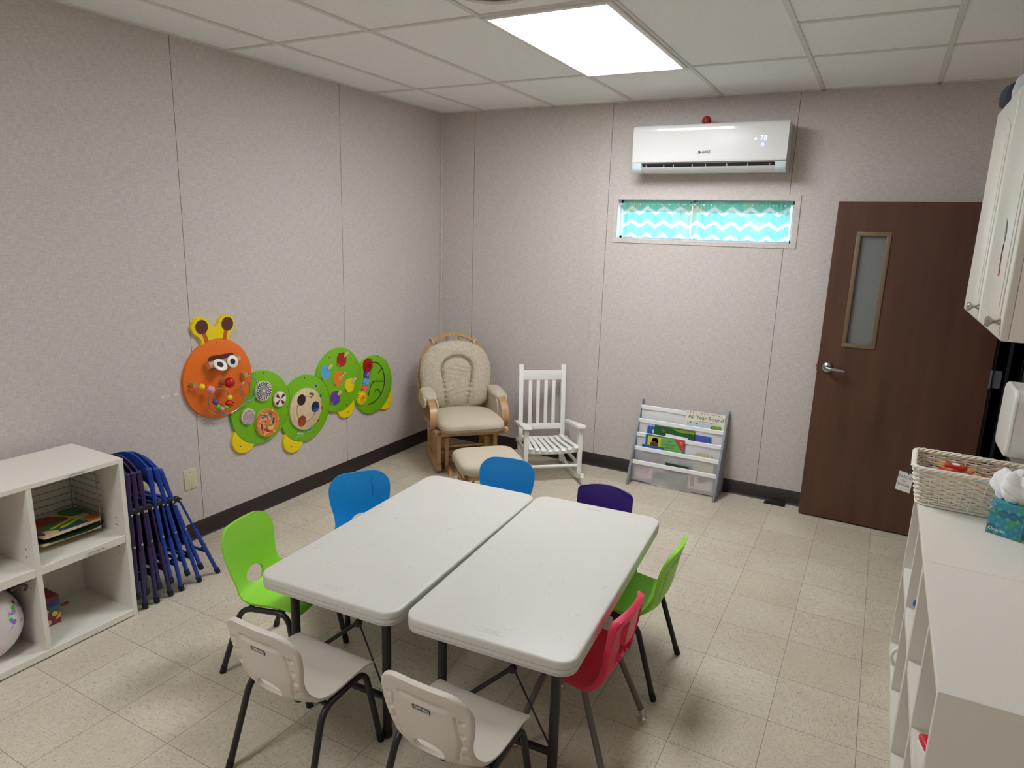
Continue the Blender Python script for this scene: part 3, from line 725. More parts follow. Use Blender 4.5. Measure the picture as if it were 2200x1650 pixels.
wp = [(-2.452, .912, .035), (-2.41, .897, .05), (-2.375, .878, .06), (-2.357, .84, .065), (-2.350, .80, .065), (-2.336, .768, .065), (-2.314, .753, .065), (-2.285, .752, .065), (-2.263, .768, .065), (-2.253, .80, .065), (-2.262, .832, .065), (-2.284, .856, .065), (-2.318, .872, .065), (-2.358, .864, .060), (-2.384, .827, .055), (-2.376, .77, .05), (-2.33, .727, .045), (-2.266, .705, .04), (-2.2, .713, .04), (-2.135, .75, .045), (-2.100, .800, .05), (-2.099, .852, .05), (-2.128, .879, .055), (-2.159, .866, .06), (-2.177, .824, .062), (-2.151, .773, .06), (-2.100, .756, .055), (-2.053, .78, .05), (-2.034, .829, .045), (-2.05, .885, .042), (-2.108, .912, .035)]
sp = spline([(TH + q[2] - .005, q[0], q[1]) for q in wp], 8)
b = B(); b.tube(sp[:205], .0032, 8); b.mi = 1; b.tube(sp[204:], .0032, 8); wr = obj('bead_wire', b, [WIRE, WIREB], hp, world=True)
BG = M('bead_green', rgb(120, 180, 50), .35)
for (y, z, x, mat, r, kind) in ((-2.418, .900, .045, YELLOW, .0165, 0), (-2.372, .876, .058, PINKP, .018, 1), (-2.350, .800, .060, PURPLE, .0165, 0), (-2.336, .768, .060, BG, .0165, 0), (-2.312, .752, .060, PINKP, .015, 0), (-2.283, .753, .060, BG, .0155, 0), (-2.262, .772, .060, RED, .0215, 0), (-2.253, .806, .060, YELLOW, .0165, 0)):
    b = B()
    if kind: b.box((TH + x, y, z), (.03, .03, .03), Euler((.5, .2, .3)), .003)
    else: b.ball((TH + x, y, z), r, 18, (1, 1, 1))
    obj('bead', b, mat, hp, world=True)
b = B()
for q in ((-2.262, .772, .079), (-2.256, .762, .079), (-2.250, .778, .078)): b.ball((TH + q[2], q[0] + .004, q[1]), .0035, 8)
obj('bead_spots', b, BLACKP, hp, world=True)
# second panel: three spinners and a spoked wheel
p1 = panels[1]
def spinner(y, z, r, parent, th=.014):
    b = B(); b.lathe([(r, 0), (r, th - .002), (r - .002, th)], 44, frame((TH + .003, y, z), Y, Z, X)); return obj('spinner_disc', b, BIRCH, parent, world=True)
s_ = spinner(-1.967, .784, .064, p1); b = B(); n = 20
for k in range(n):
    L, R_ = [], []
    for q in range(14):
        t = q / 13; rr = .010 + .049 * t; wob = .10 * math.sin(t * 11); hwd = PI / n * .52
        L.append((rr * math.cos(2 * PI * k / n + wob - hwd), rr * math.sin(2 * PI * k / n + wob - hwd))); R_.append((rr * math.cos(2 * PI * k / n + wob + hwd), rr * math.sin(2 * PI * k / n + wob + hwd)))
    b.prism(L + R_[::-1], (TH + .0177, -1.967, .784), Y, Z, X, .0004)
wbase = B(); wbase.prism(circ((-1.967, .784), .060, 48), (TH + .0172, 0, 0), Y, Z, X, .0004); obj('spinner_print', wbase, WHITE_GL, p1, world=True)
obj('zigzag_print', b, BLACKP, p1, world=True)['kind'] = 'stuff'
s_ = spinner(-1.840, .706, .050, p1); wb = B(); wb.prism(circ((-1.840, .706), .047, 40), (TH + .0172, 0, 0), Y, Z, X, .0004); obj('spinner_print', wb, WHITE_GL, p1, world=True)
b, c_ = B(), B()
for k in range(4):
    a = PI / 4 + k * PI / 2 - .1; w_ = .30
    b.prism([(0, 0)] + circ((0, 0), .044, 8, a - w_, a + w_), (TH + .0177, -1.840, .706), Y, Z, X, .0004); c_.prism(circ((0, 0), .036, 8, a - w_ * .8, a + w_ * .8) + circ((0, 0), .026, 8, a + w_ * .8, a - w_ * .8), (TH + .0182, -1.840, .706), Y, Z, X, .0004)
obj('red_sector_print', b, M('dark_red_print', rgb(150, 26, 30), .4), p1, world=True)['kind'] = 'stuff'; obj('black_sector_print', c_, BLACKP, p1, world=True)['kind'] = 'stuff'
s_ = spinner(-2.092, .649, .050, p1); wb = B(); wb.prism(circ((-2.092, .649), .047, 40), (TH + .0172, 0, 0), Y, Z, X, .0004); obj('spinner_print', wb, M('pale_pink_print', rgb(232, 218, 214), .4), p1, world=True)
b = B(); b.tube([(TH + .0178, -2.092 + (.003 + .041 * t / 160) * math.cos(t * .236), .649 + (.003 + .041 * t / 160) * math.sin(t * .236)) for t in range(161)], .0014, 5); obj('spiral_print', b, M('plum_print', rgb(92, 44, 92), .4), p1, world=True)
wy, wz = -1.946, .577; wm = frame((TH + .003, wy, wz), Y, Z, X)
b = B(); b.prism(circ((wy, wz), .090, 56), (TH + .002, 0, 0), Y, Z, X, .008); obj('wheel_back', b, BIRCH, p1, world=True)
b = B(); ring_o, ring_i = circ((0, 0), .090, 56), circ((0, 0), .070, 56)
for k in range(56):
    k2 = (k + 1) % 56; b.prism([ring_i[k], ring_o[k], ring_o[k2], ring_i[k2]], (TH + .010, wy, wz), Y, Z, X, .006)
b.prism(circ((0, 0), .016, 24), (TH + .010, wy, wz), Y, Z, X, .006)
for k in range(6):
    a0 = k * PI / 3 + .3; pts = [(.010 * math.cos(a0), .010 * math.sin(a0))] + [((.012 + .062 * t) * math.cos(a0 + .9 * t * t), (.012 + .062 * t) * math.sin(a0 + .9 * t * t)) for t in (.2, .4, .6, .8, 1)]
    b.tube([(TH + .013, wy + p[0], wz + p[1]) for p in pts], .0048, 6)
wl = obj('spoked_wheel', b, M('orange_wheel', rgb(232, 128, 56), .4), p1, world=True)
for k, col in enumerate(((120, 100, 160), (70, 150, 70), (50, 50, 110), (236, 206, 60), (180, 70, 50), (176, 36, 36))):
    a = (2.1, 1.0, .05, -.95, -1.75, -2.75)[k]; cy, cz = wy + .048 * math.cos(a), wz + .048 * math.sin(a); b = B()
    for q in range(5): b.ball((TH + .012, cy + (q - 2) * .0075 * math.cos(a + 1.2), cz + (q - 2) * .0075 * math.sin(a + 1.2)), .0068, 10, (.5, 1, 1))
    obj('caterpillar_print', b, M('wheel_print_%d' % k, rgb(*col), .5), p1, world=True)
for k in range(6):
    a = k * PI / 3 + .05; b = B(); b.ball((TH + .017, wy + .080 * math.cos(a), wz + .080 * math.sin(a)), .0062, 10); obj('wheel_bead', b, M('cream_bead', rgb(240, 216, 150), .4), p1, world=True)
# third panel: big birch disc with colour windows
p2 = panels[2]; by, bz = -1.619, .594
b = B(); b.lathe([(.141, 0), (.141, .012), (.138, .014)], 64, frame((TH + .002, by, bz), Y, Z, X)); bd = obj('birch_dial', b, BIRCH, p2, world=True)
for (y, z, mat) in ((-1.660, .664, M('dark_plum_hole', rgb(48, 26, 36), .5)), (-1.537, .592, NAVY), (-1.662, .520, M('brick_red_hole', rgb(164, 66, 30), .5))):
    b = B(); b.lathe([(.038, 0), (.036, .0014), (.033, .0014), (.032, .0006)], 32, frame((TH + .0158, y, z), Y, Z, X)); obj('dial_window', b, mat, p2, world=True)
b = B(); b.lathe([(.0305, 0), (.0305, .0003)], 20, frame((TH + .0167, -1.537, .592), Y, Z, X)); 
for v in b.bm.verts: v.co.z = min(v.co.z, .578)
obj('blue_window_edge', b, M('bright_blue_window', rgb(40, 90, 190), .4), p2, world=True)
for (a0, a1) in ((2.0, 1.05), (.1 - .55, -1.45), (3.75, 2.75)):
    pts = [(by + .085 * math.cos(a0 + (a1 - a0) * t / 14), bz + .085 * math.sin(a0 + (a1 - a0) * t / 14)) for t in range(15)]
    b = B(); b.tube([(TH + .0162, p[0], p[1]) for p in pts], .0016, 5); e, f = Vector(pts[-1]), Vector(pts[-3]); d = (e - f).normalized(); n = Vector((-d.y, d.x))
    b.prism([tuple(e + d * .012), tuple(e + n * .006), tuple(e - n * .006)], (TH + .0158, 0, 0), Y, Z, X, .0006); obj('dial_arrow', b, BROWN, p2, world=True)
b = B(); b.prism([(-1.588, .700), (-1.548, .690), (-1.548, .668), (-1.560, .664), (-1.562, .680), (-1.588, .684)], (TH + .0158, 0, 0), Y, Z, X, .0008); obj('cut_notch', b, M('notch_brown', rgb(110, 84, 40), .6), p2, world=True)
for (y, z, col) in ((-1.513, .728, (80, 76, 150)), (-1.470, .651, (36, 110, 140)), (-1.463, .567, (176, 84, 46)), (-1.503, .485, (164, 62, 40)), (-1.580, .438, (60, 140, 150))):
    b = B(); b.lathe([(.0155, 0), (.0155, .0010), (.0125, .0010)], 20, frame((TH, y, z), Y, Z, X)); o_ = obj('peep_hole_ring', b, M('pale_green_ring', rgb(178, 200, 150), .5), p2, world=True)
    b = B(); b.lathe([(.0118, 0), (.0118, .0003)], 18, frame((TH + .0011, y + .002, z + .001), Y, Z, X)); obj('peep_hole', b, M('peep_%d' % col[0], rgb(*col), .4), p2, world=True)
b = B(); b.text('VIGA', .022, frame((TH + .0004, -1.668, .434), Y, Z, X), .0003); obj('panel_lettering', b, INK_WHITE, p2, world=True)
b = B(); b.text('www.vigatoys.com', .008, frame((TH + .0004, -1.668, .417), Y, Z, X), .0002); obj('panel_lettering', b, INK_WHITE, p2, world=True)
# fourth panel: five apples with wooden grub pegs
p3 = panels[3]
for k, (y, z, mat) in enumerate(((-1.254, .871, M('apple_red', rgb(180, 34, 28), .4)), (-1.414, .806, SKYB), (-1.292, .740, M('apple_orange', rgb(238, 132, 34), .4)), (-1.178, .671, YELLOW), (-1.328, .607, PURPLE))):
    b = B(); pts = [(.054 * math.cos(t) * (1 - .10 * math.cos(2 * t)), .053 * math.sin(t) * (1 + .05 * math.sin(t)) - .005 * math.exp(-((t - PI / 2) / .3) ** 2)) for t in [2 * PI * q / 40 for q in range(40)]]
    b.prism(pts, (TH, y, z), Y, Z, X, .0012); obj('apple_print', b, mat, p3, world=True)
    m = frame((TH, y, z), Y, Z, X); b = B()
    if k == 2:
        b.tube([m @ Vector((.018, .004, .008)), m @ Vector((.052, .030, .012))], .0032, 8); b.ball(m @ Vector((.056, .034, .012)), .009, 12); b.lathe([(.013, 0), (.013, .006), (.004, .006), (.004, .001)], 18, m @ Matrix.Translation((.014, .002, .001)))
    else:
        for q in range(4 if k in (0, 3) else 3): b.box(m @ Vector((.026 + .011 * q, .026 + .005 * q, .006)), (.010, .007, .030 - .004 * abs(q - 1)), Euler((0, 0, 0)), .002); 
        b.tube([m @ Vector((.018, .022, .008)), m @ Vector((.060, .042, .010))], .0028, 8)
    obj('wooden_grub', b, BIRCH, p3, world=True)
    b = B()
    for q in range(3): b.box(m @ Vector((-.044 + .005 * q, -.026 - .004 * q, .005)), (.008, .005, .020), Euler((.35, 0, 0)), .0015)
    obj('grub_tail', b, MAPLE, p3, world=True)
# fifth panel: gears and maze track
p4 = panels[4]
def gear(y, z, r, nt_, mat, h, inner=None):
    pts = []
    for k in range(nt_):
        for (f, rr) in ((-.30, .78), (-.16, 1.0), (.16, 1.0), (.30, .78)): a = 2 * PI * (k + f) / nt_; pts.append((r * rr * math.cos(a), r * rr * math.sin(a)))
    b = B(); b.prism(pts, (TH + .002, y, z), Y, Z, X, h, .002); b.lathe([(r * .52, 0), (r * .52, .004), (r * .40, .005), (r * .36, .002), (.004, .002), (.004, .006)], 22, frame((TH + .002 + h, y, z), Y, Z, X)); g = obj('gear', b, mat, p4, world=True)
    if inner:
        b = B()
        for k in range(6):
            a = k * PI / 3; b.prism([(0, 0)] + [(r * .5 * math.cos(a + d), r * .5 * math.sin(a + d)) for d in (-.22, 0, .22)], (TH + .0075 + h, y, z), Y, Z, X, .001)
        obj('gear_flower_print', b, inner, p4, world=True)['kind'] = 'stuff'
gear(-.982, .790, .052, 14, M('gear_red', rgb(180, 22, 28), .35), .016, M('gear_dark_red', rgb(140, 14, 20), .4)); gear(-.992, .722, .036, 10, PURPLE, .012, M('lilac_print', rgb(196, 180, 226), .4)); gear(-1.006, .668, .036, 10, SKYB, .012, M('pale_blue_print', rgb(170, 216, 238), .4)); gear(-1.024, .617, .034, 9, M('gear_orange', rgb(238, 110, 50), .35), .012, PINKP); gear(-1.060, .556, .052, 14, YELLOW, .016, ORANGE)
def groove(pts, r=.0042, sm=True):
    P = [(TH + .0002, p[0], p[1]) for p in pts]; P = spline(P, 6) if sm else P
    b = B(); b.tube(P, r, 6); obj('maze_groove', b, M('dark_groove', rgb(22, 36, 16), .6), p4, world=True)
groove([(-.935, .803), (-.89, .796), (-.85, .778), (-.806, .727), (-.784, .648), (-.798, .584), (-.834, .532), (-.885, .501), (-.935, .487), (-.975, .489)])
groove([(-.816, .738), (-.857, .708)], .0034, False); groove([(-.788, .634), (-.915, .656), (-.93, .648), (-.944, .628), (-.976, .556)], .0038, False); groove([(-.828, .540), (-.862, .582), (-.890, .588), (-.900, .566)], .0036, False); groove([(-.915, .655), (-.917, .636)], .0030, False)

# ================================================================ GLIDER CHAIR, FOOTSTOOL, WHITE ROCKER (fronts are local -y)
def fabric(name, a, c_, sc=26.0):
    m = bpy.data.materials.new(name); m.use_nodes = True; t = NT(m); p = t.pos(True)
    w1 = t.noise(p, 9.0, 2.0); q = t.vm('ADD', p, t.vm('MULTIPLY', t.n('ShaderNodeCombineXYZ', w1, t.noise(p, 7.0, 2.0), w1), (.16, .16, .16)))
    n1 = t.noise(q, sc, 1.5); n2 = t.noise(t.vm('ADD', q, (3.1, 1.7, 5.2)), sc * .8, 1.5); f = t.m('MINIMUM', t.rng(t.m('ABSOLUTE', t.m('SUBTRACT', n1, .5)), .008, .05), t.rng(t.m('ABSOLUTE', t.m('SUBTRACT', n2, .52)), .008, .045)); g = t.noise(p, 400.0, 2.0)
    cc = t.mix(f, a, c_); t.base(t.mix(t.rng(g, .3, .7, .12, 0), cc, rgb(140, 124, 100)))
    t.b.inputs['Roughness'].default_value = .9; t.b.inputs['Specular IOR Level'].default_value = .15
    t.bump(t.m('ADD', g, t.m('MULTIPLY', f, .6)), .25, .002); return m
FAB = fabric('beige_damask', rgb(208, 198, 178), rgb(194, 182, 161), 30.0); FAB2 = fabric('beige_worn_fabric', rgb(204, 193, 172), rgb(200, 188, 167), 40)
CORD = M('beige_piping', rgb(168, 154, 130), .9)
g = thing('glider_rocking_chair', 'beige cushioned wooden glider chair standing in the room corner', 'chair', (.586, -.546, 0), PI / 4)
for sx in (-1, 1):
    x = sx * .215
    b = B(); b.prism([(-.20, .035), (-.17, .012), (.26, .012), (.266, .05), (.26, .10), (-.14, .105), (-.20, .075)], (x - .018, 0, 0), (0, 1, 0), (0, 0, 1), (1, 0, 0), .036, .006); b.b2((x - .024, -.19, .300), (x + .024, .27, .328), .006)
    for y in (-.085, -.015, .055, .125): b.b2((x - .010, y - .017, .09), (x + .010, y + .017, .305), .004)
    for y in (-.165, .225): b.b2((x - .016, y - .026, .02), (x + .016, y + .026, .308), .005)
    obj('base_side', b, MAPLE, g)
    b = B(); b.prism([(-.266, 0), (.22, 0), (.22, .04), (-.22, .045), (-.266, .02)], (sx * .138 - .016, 0, 0), (0, 1, 0), (0, 0, 1), (1, 0, 0), .032, .004); b.b2((sx * .152 - .014, -.155, .0), (sx * .152 + .014, -.11, .27), .004); b.box((sx * .165, -.125, .225), (.05, .035, .075), bev=.006); obj('glide_arm', b, MAPLE, g)
b = B()
for lo, hi in (((-.212, -.10, .055), (.212, -.065, .09)), ((-.212, .18, .055), (.212, .215, .09)), ((-.225, -.13, .185), (.225, -.105, .205)), ((-.225, .17, .22), (.225, .195, .25))): b.b2(lo, hi, .005)
obj('base_rail', b, MAPLE, g)
b = B()
for lo, hi in (((-.262, -.30, .325), (.262, -.265, .37)), ((-.262, .20, .325), (.262, .24, .37)), ((-.266, -.30, .325), (-.212, .24, .365)), ((.212, -.30, .325), (.266, .24, .365))): b.b2(lo, hi, .007)
b.ball((.270, -.27, .348), .022, 14); b.rod((-.22, -.20, .305), (.22, -.20, .305), .013)
obj('seat_frame', b, MAPLE, g)
LEAN = Matrix.Translation((-.020, .150, .40)) @ Matrix.Rotation(math.radians(-11), 4, 'X')
def ribbon(pts, wv, th, wdir):
    """flat bent strip: wv wide along wdir, th thick"""
    P = [Vector(p) for p in pts]; wd = Vector(wdir).normalized(); b = bmesh.new(); R = []
    for i, p in enumerate(P):
        t = (P[min(i + 1, len(P) - 1)] - P[max(i - 1, 0)]).normalized(); n = t.cross(wd).normalized()
        R.append([b.verts.new(p + wd * (sx * wv / 2) + n * (sy * th / 2)) for sx, sy in ((-1, -1), (1, -1), (1, 1), (-1, 1))])
    for i in range(len(R) - 1):
        for k in range(4): b.faces.new((R[i][k], R[i][(k + 1) % 4], R[i + 1][(k + 1) % 4], R[i + 1][k]))
    b.faces.new(R[0][::-1]); b.faces.new(R[-1]); bmesh.ops.recalc_face_normals(b, faces=b.faces)
    bmesh.ops.bevel(b, geom=b.edges[:], offset=.003, segments=1, affect='EDGES') if False else None
    return b
def bpts(a0, a1, n, rx, rz, cz): return [(rx * math.cos(a0 + (a1 - a0) * i / n), .035, cz + rz * math.sin(a0 + (a1 - a0) * i / n)) for i in range(n + 1)]
b = B(); arch = [(-.245, .035, 0), (-.262, .035, .15), (-.270, .035, .27)] + bpts(PI, 0, 26, .270, .282, .318) + [(.270, .035, .27), (.262, .035, .15), (.245, .035, 0)]
b._merge(ribbon(spline(arch, 3), .030, .026, (0, 1, 0)), LEAN)
bf = obj('back_frame', b, MAPLE, g)
for x in (-.14, -.05, .05, .14):
    b = B(); zt_ = .318 + .282 * math.sqrt(1 - (x / .27) ** 2); b.rod((x * .9, .035, .01), (x, .035, zt_ - .01), .009, 10); b.bm.transform(LEAN); obj('back_spindle', b, MAPLE, g)
b = B(); b.b2((-.25, .02, .0), (.25, .05, .045), .005); b.bm.transform(LEAN); obj('back_rail', b, MAPLE, g)
for sx in (-1, 1):
    b = B(); b.b2((sx * .283 - .012, .022, .06), (sx * .283 + .012, .05, .335), .005); b.bm.transform(LEAN); o_ = obj('back_bracket', b, MAPLE, g)
    b = B()
    for z in (.27, .30): b.lathe([(.0055, 0), (.0055, .001)], 10, LEAN @ frame((sx * .283, .0215, z), (1, 0, 0), (0, 0, 1)))
    obj('bolt_hole', b, BLACKP, o_)
    # bentwood arm
    x = sx * .268; pts = spline([(x, .19, .535), (x, .10, .545), (x, .0, .549), (x, -.12, .544), (x, -.20, .526), (x, -.238, .488), (x, -.250, .440), (x, -.238, .395), (x, -.205, .362), (x, -.16, .346)], 5)
    b = B(); b._merge(ribbon(pts, .052, .022, (1, 0, 0))); obj('arm', b, MAPLE, g)
    b = B(); b.super((x, .01, .568), (.112, .29, .070), 3.0, rot=Matrix.Rotation(math.radians(3), 4, 'X')); b.super((x + sx * .042, .0, .535), (.034, .26, .10), 3.0); ap_ = obj('arm_pad', b, FAB, g)
    b = B(); b.prism(rrect(.29, .20, .05, 5), (x - sx * .04, -.02, .445), (0, 1, 0), (0, 0, 1), (1, 0, 0), .012, .004); obj('arm_skirt', b, FAB, g)
# back cushion with horseshoe seam
def back_cushion():
    cz, nr, na = .285, 34, 110
    seam = [(-.082, .035)] + [(-.088, .10), (-.105, .22), (-.118, .29)] + [(.122 * math.cos(a), .318 + .105 * math.sin(a)) for a in [PI - PI * k / 16 for k in range(17)]] + [(.118, .29), (.105, .22), (.088, .10), (.082, .035)]
    seam = [(p.x, p.y) for p in spline([(q[0], q[1], 0) for q in seam], 3)]
    def outl(a):
        ca, sa = math.cos(a), math.sin(a); e = 2.4 if sa > 0 else 5.0; rx, rz = (.285, .262) if sa > 0 else (.285 + .025 * sa, .262)
        r = (abs(ca / rx) ** e + abs(sa / rz) ** e) ** (-1 / e); return r * ca, r * sa
    bm = bmesh.new(); F, Bk = [], []
    rnd = random.Random(5)
    for j in range(nr + 1):
        r = j / nr; rf, rb = [], []
        for i in range(na):
            ox, oz = outl(2 * PI * i / na); x, z = ox * r, cz + oz * r
            d = min(math.hypot(x - q[0], z - q[1]) for q in seam)
            inside = abs(x) < .12 and z < .42 and math.hypot(x / .122, max(0, z - .318) / .105) < 1
            t = .075 * max(0, 1 - r ** 3.2) ** .55 - (.022 * math.exp(-(d / .010) ** 2) + .010 * math.exp(-(d / .03) ** 2)) * (1 if r < .96 else 0)
            t -= .012 if inside else 0
            t += .0022 * math.sin(40 * x + 9 * math.sin(20 * z)) * math.sin(34 * z + 3) * (1 - r * r)
            if r > .9: t += .003 * math.sin(i * 1.7)
            rf.append(bm.verts.new((x, -.035 - max(t, .001 * (1 - r)), z))); rb.append(bm.verts.new((x, -.035 + .045 * max(0, 1 - r ** 3) ** .5, z)))
            if j == 0: break
        F.append(rf); Bk.append(rb)
    for S, flip in ((F, 0), (Bk, 1)):
        for j in range(nr):
            for i in range(na):
                i2 = (i + 1) % na; f = (S[0][0], S[1][i], S[1][i2]) if j == 0 else (S[j][i], S[j + 1][i], S[j + 1][i2], S[j][i2])
                bm.faces.new(f[::-1] if flip else f)
    bmesh.ops.remove_doubles(bm, verts=F[-1] + Bk[-1], dist=1e-5); bmesh.ops.recalc_face_normals(bm, faces=bm.faces)
    return bm, seam
bm, seam = back_cushion(); bm.transform(LEAN @ Matrix.Translation((0, .0, 0))); bc = obj('back_cushion', bm, FAB, g, angle=80)
b = B(); b.tube([LEAN @ Vector((q[0], -.086, q[1])) for q in seam], .0028, 6); obj('piping', b, CORD, bc)
for sx in (-1, 1):
    b = B(); b.tube([LEAN @ Vector(q) for q in ((sx * .16, .0, .52), (sx * .175, .03, .565), (sx * .185, .055, .56), (sx * .18, .03, .52))], .008, 8); obj('cushion_tie', b, FAB, bc)
# seat cushion: soft slab, piped front edge
b = B(); b.super((0, -.140, .400), (.490, .58, .105), 5.0, 72, 26, Matrix.Rotation(math.radians(-2), 4, 'X'))
for v in b.bm.verts: v.co.z += .004 * math.sin(14 * v.co.x + 2) * math.sin(11 * v.co.y); v.co.z += .012 * math.exp(-((v.co.x) / .2) ** 2) * math.exp(-((v.co.y + .13) / .2) ** 2)
sc_ = obj('seat_cushion', b, FAB2, g, angle=80)
b = B(); b.tube(spline([(-.222, -.395, .402), (-.17, -.423, .402), (-.05, -.431, .404), (.08, -.431, .406), (.18, -.421, .405), (.225, -.390, .404)], 6), .0035, 6); obj('piping', b, CORD, sc_)

o = thing('glider_footstool', 'low padded wooden footstool in front of the beige glider chair', 'footstool', (1.20, -1.20, 0), PI / 4)
b = B(); b.super((0, 0, .335), (.43, .40, .10), 5.5, 64, 24); obj('stool_cushion', b, FAB2, o, angle=80)
b = B()
for lo, hi in (((-.19, -.165, .265), (.19, -.135, .30)), ((-.19, .135, .265), (.19, .165, .30)), ((-.19, -.165, .265), (-.16, .165, .30)), ((.16, -.165, .265), (.19, .165, .30))): b.b2(lo, hi, .005)
b.b2((-.10, -.168, .282), (.10, -.160, .296), .002); obj('stool_frame', b, MAPLE, o)
for sx in (-1, 1):
    x = sx * .165; b = B(); b.prism([(-.17, .0), (.17, .0), (.16, .05), (-.16, .05)], (x - .016, 0, 0), (0, 1, 0), (0, 0, 1), (1, 0, 0), .032, .004)
    for y in (-.125, -.05, .03, .11): b.b2((x - .010, y - .014, .045), (x + .010, y + .014, .235), .003)
    b.b2((x - .018, -.15, .215), (x + .018, .15, .245), .004); obj('stool_side', b, MAPLE, o)
    b = B(); b.tube(spline([(x * .82, -.15, .25), (x * .80, -.185, .24), (x * .80, -.19, .215), (x * .82, -.165, .20), (x * .86, -.15, .205)], 4), .012, 8); obj('glide_link', b, MAPLE, o)
b = B(); b.rod((-.165, 0, .10), (.165, 0, .10), .012); obj('stool_rail', b, MAPLE, o)

WP = WHITE_PAINT
r = thing('child_rocking_chair', 'white painted slatted wooden child rocking chair beside the beige glider', 'chair', (1.222, -.360, 0), math.radians(39.7))
for sx in (-1, 1):
    xf, xb = sx * .203, sx * .168
    # runner: shallow arc on the floor
    R_, n = .80, 22; top, bot = [], []
    for k in range(n + 1):
        a = -.42 + .80 * k / n; cx, cz_ = 0.0, R_; bot.append((R_ * math.sin(a) - .0, R_ - R_ * math.cos(a))); top.append(((R_ - .034) * math.sin(a), R_ - (R_ - .034) * math.cos(a)))
    b = B(); b.prism(bot + top[::-1], (sx * .192 - .013, 0, 0), (0, 1, 0), (0, 0, 1), (1, 0, 0), .026, .004); obj('runner', b, WP, r)
    b = B(); b.box((xf, -.190, .212), (.034, .034, .355), bev=.006); obj('front_post', b, WP, r)
    m = Matrix.Translation((xb, .165, .03)) @ Matrix.Rotation(math.radians(-4.5), 4, 'X'); b = B(); b.box((0, 0, .385), (.036, .036, .77), bev=.005); b.bm.transform(m); obj('back_post', b, WP, r)
    b = B(); b.prism([(-.018, .19), (.018, .19), (.034, -.16), (.034, -.225), (.024, -.238), (-.026, -.238), (-.036, -.225), (-.030, -.15)], (sx * .200, 0, .377), (sx, 0, 0), (0, .988, -.156), (0, .156, .988), .020, .004); obj('armrest', b, WP, r)
    b = B(); b.box((sx * .196, -.01, .13), (.018, .36, .022), bev=.004); b.box((sx * .196, -.01, .225), (.018, .36, .030), bev=.003); obj('side_rail', b, WP, r)
def bk(z): return .165 + math.tan(math.radians(4.5)) * (z - .03)
b = B(); b.box((0, bk(.715), .715), (.305, .022, .072), Euler((math.radians(-4.5), 0, 0)), .004); obj('top_rail', b, WP, r)
b = B(); b.box((0, bk(.315), .315), (.305, .022, .045), Euler((math.radians(-4.5), 0, 0)), .004); obj('lower_back_rail', b, WP, r)
for k in range(4):
    b = B(); x = -.093 + .062 * k; z = .51; b.box((x, bk(z), z), (.028, .013, .36), Euler((math.radians(-4.5), 0, 0)), .003); obj('back_slat', b, WP, r)
b = B(); pts = [(-.185, .222), (-.185, .258)] + [(-.185 + .37 * k / 14, .262 - .022 * math.sin(PI * k / 14)) for k in range(15)] + [(.185, .258), (.185, .222)] + [(.185 - .37 * k / 14, .218 - .010 * math.sin(PI * k / 14)) for k in range(15)]
b.prism(pts, (0, -.185, 0), (1, 0, 0), (0, 0, 1), (0, 1, 0), .018); b.b2((-.17, .135, .215), (.17, .153, .245), .003); obj('seat_support', b, WP, r)
for k in range(8):
    f = -1 + 2 * k / 7; x0, x1 = f * .170, f * .150; b = B(); dz = .022 * (1 - f * f)
    b._merge(ribbon([(x0, -.212, .256 - dz), (x0, -.203, .267 - dz), (x0, -.18, .269 - dz), (x1, .0, .256 - dz * .9), (x1, .155, .250 - dz * .8)], .030, .011, (1, 0, 0))); obj('seat_slat', b, WP, r)
for y, z in ((-.188, .118), (.16, .11), (-.05, .20)):
    b = B(); b.rod((-.19, y, z), (.19, y, z), .0115, 14); obj('stretcher', b, WP, r)

# ================================================================ SLING BOOK RACK AND ITS BOOKS
GREYP = M('grey_painted_board', rgb(146, 147, 154), .5)
k_ = thing('sling_bookrack', 'grey and white sling book rack standing against the back wall', 'book rack', (2.152, -.145, 0))
prof = [(-.262, .0), (-.232, .0), (-.225, .012), (-.030, .012), (-.030, 0), (-.004, 0), (-.004, .59), (-.012, .602), (-.040, .602), (-.052, .592), (-.264, .015)]
for x in (1.831, 2.457):
    b = B(); b.prism(prof, (x, 0, 0), (0, 1, 0), (0, 0, 1), (1, 0, 0), .016, .002); obj('side_panel', b, GREYP, k_, world=True)
RODS = [(-.058, .560), (-.090, .464), (-.121, .366), (-.153, .268), (-.186, .171)]
SLM = []
for nm, op_ in (('white_sling_fabric', .86), ('white_mesh_fabric', .42)):
    slm = bpy.data.materials.new(nm); slm.use_nodes = True; t = NT(slm); nt = slm.node_tree; SLM.append(slm)
    t.b.inputs['Base Color'].default_value = rgb(246, 246, 248); t.b.inputs['Roughness'].default_value = .8
    tr = nt.nodes.new('ShaderNodeBsdfTransparent'); mx = nt.nodes.new('ShaderNodeMixShader'); mx.inputs[0].default_value = op_
    nt.links.new(tr.outputs[0], mx.inputs[1]); nt.links.new(t.b.outputs[0], mx.inputs[2]); nt.links.new(mx.outputs[0], nt.nodes['Material Output'].inputs[0])
HEM = M('white_hem_fabric', rgb(240, 240, 240), .8)
rz_ = random.Random(2)
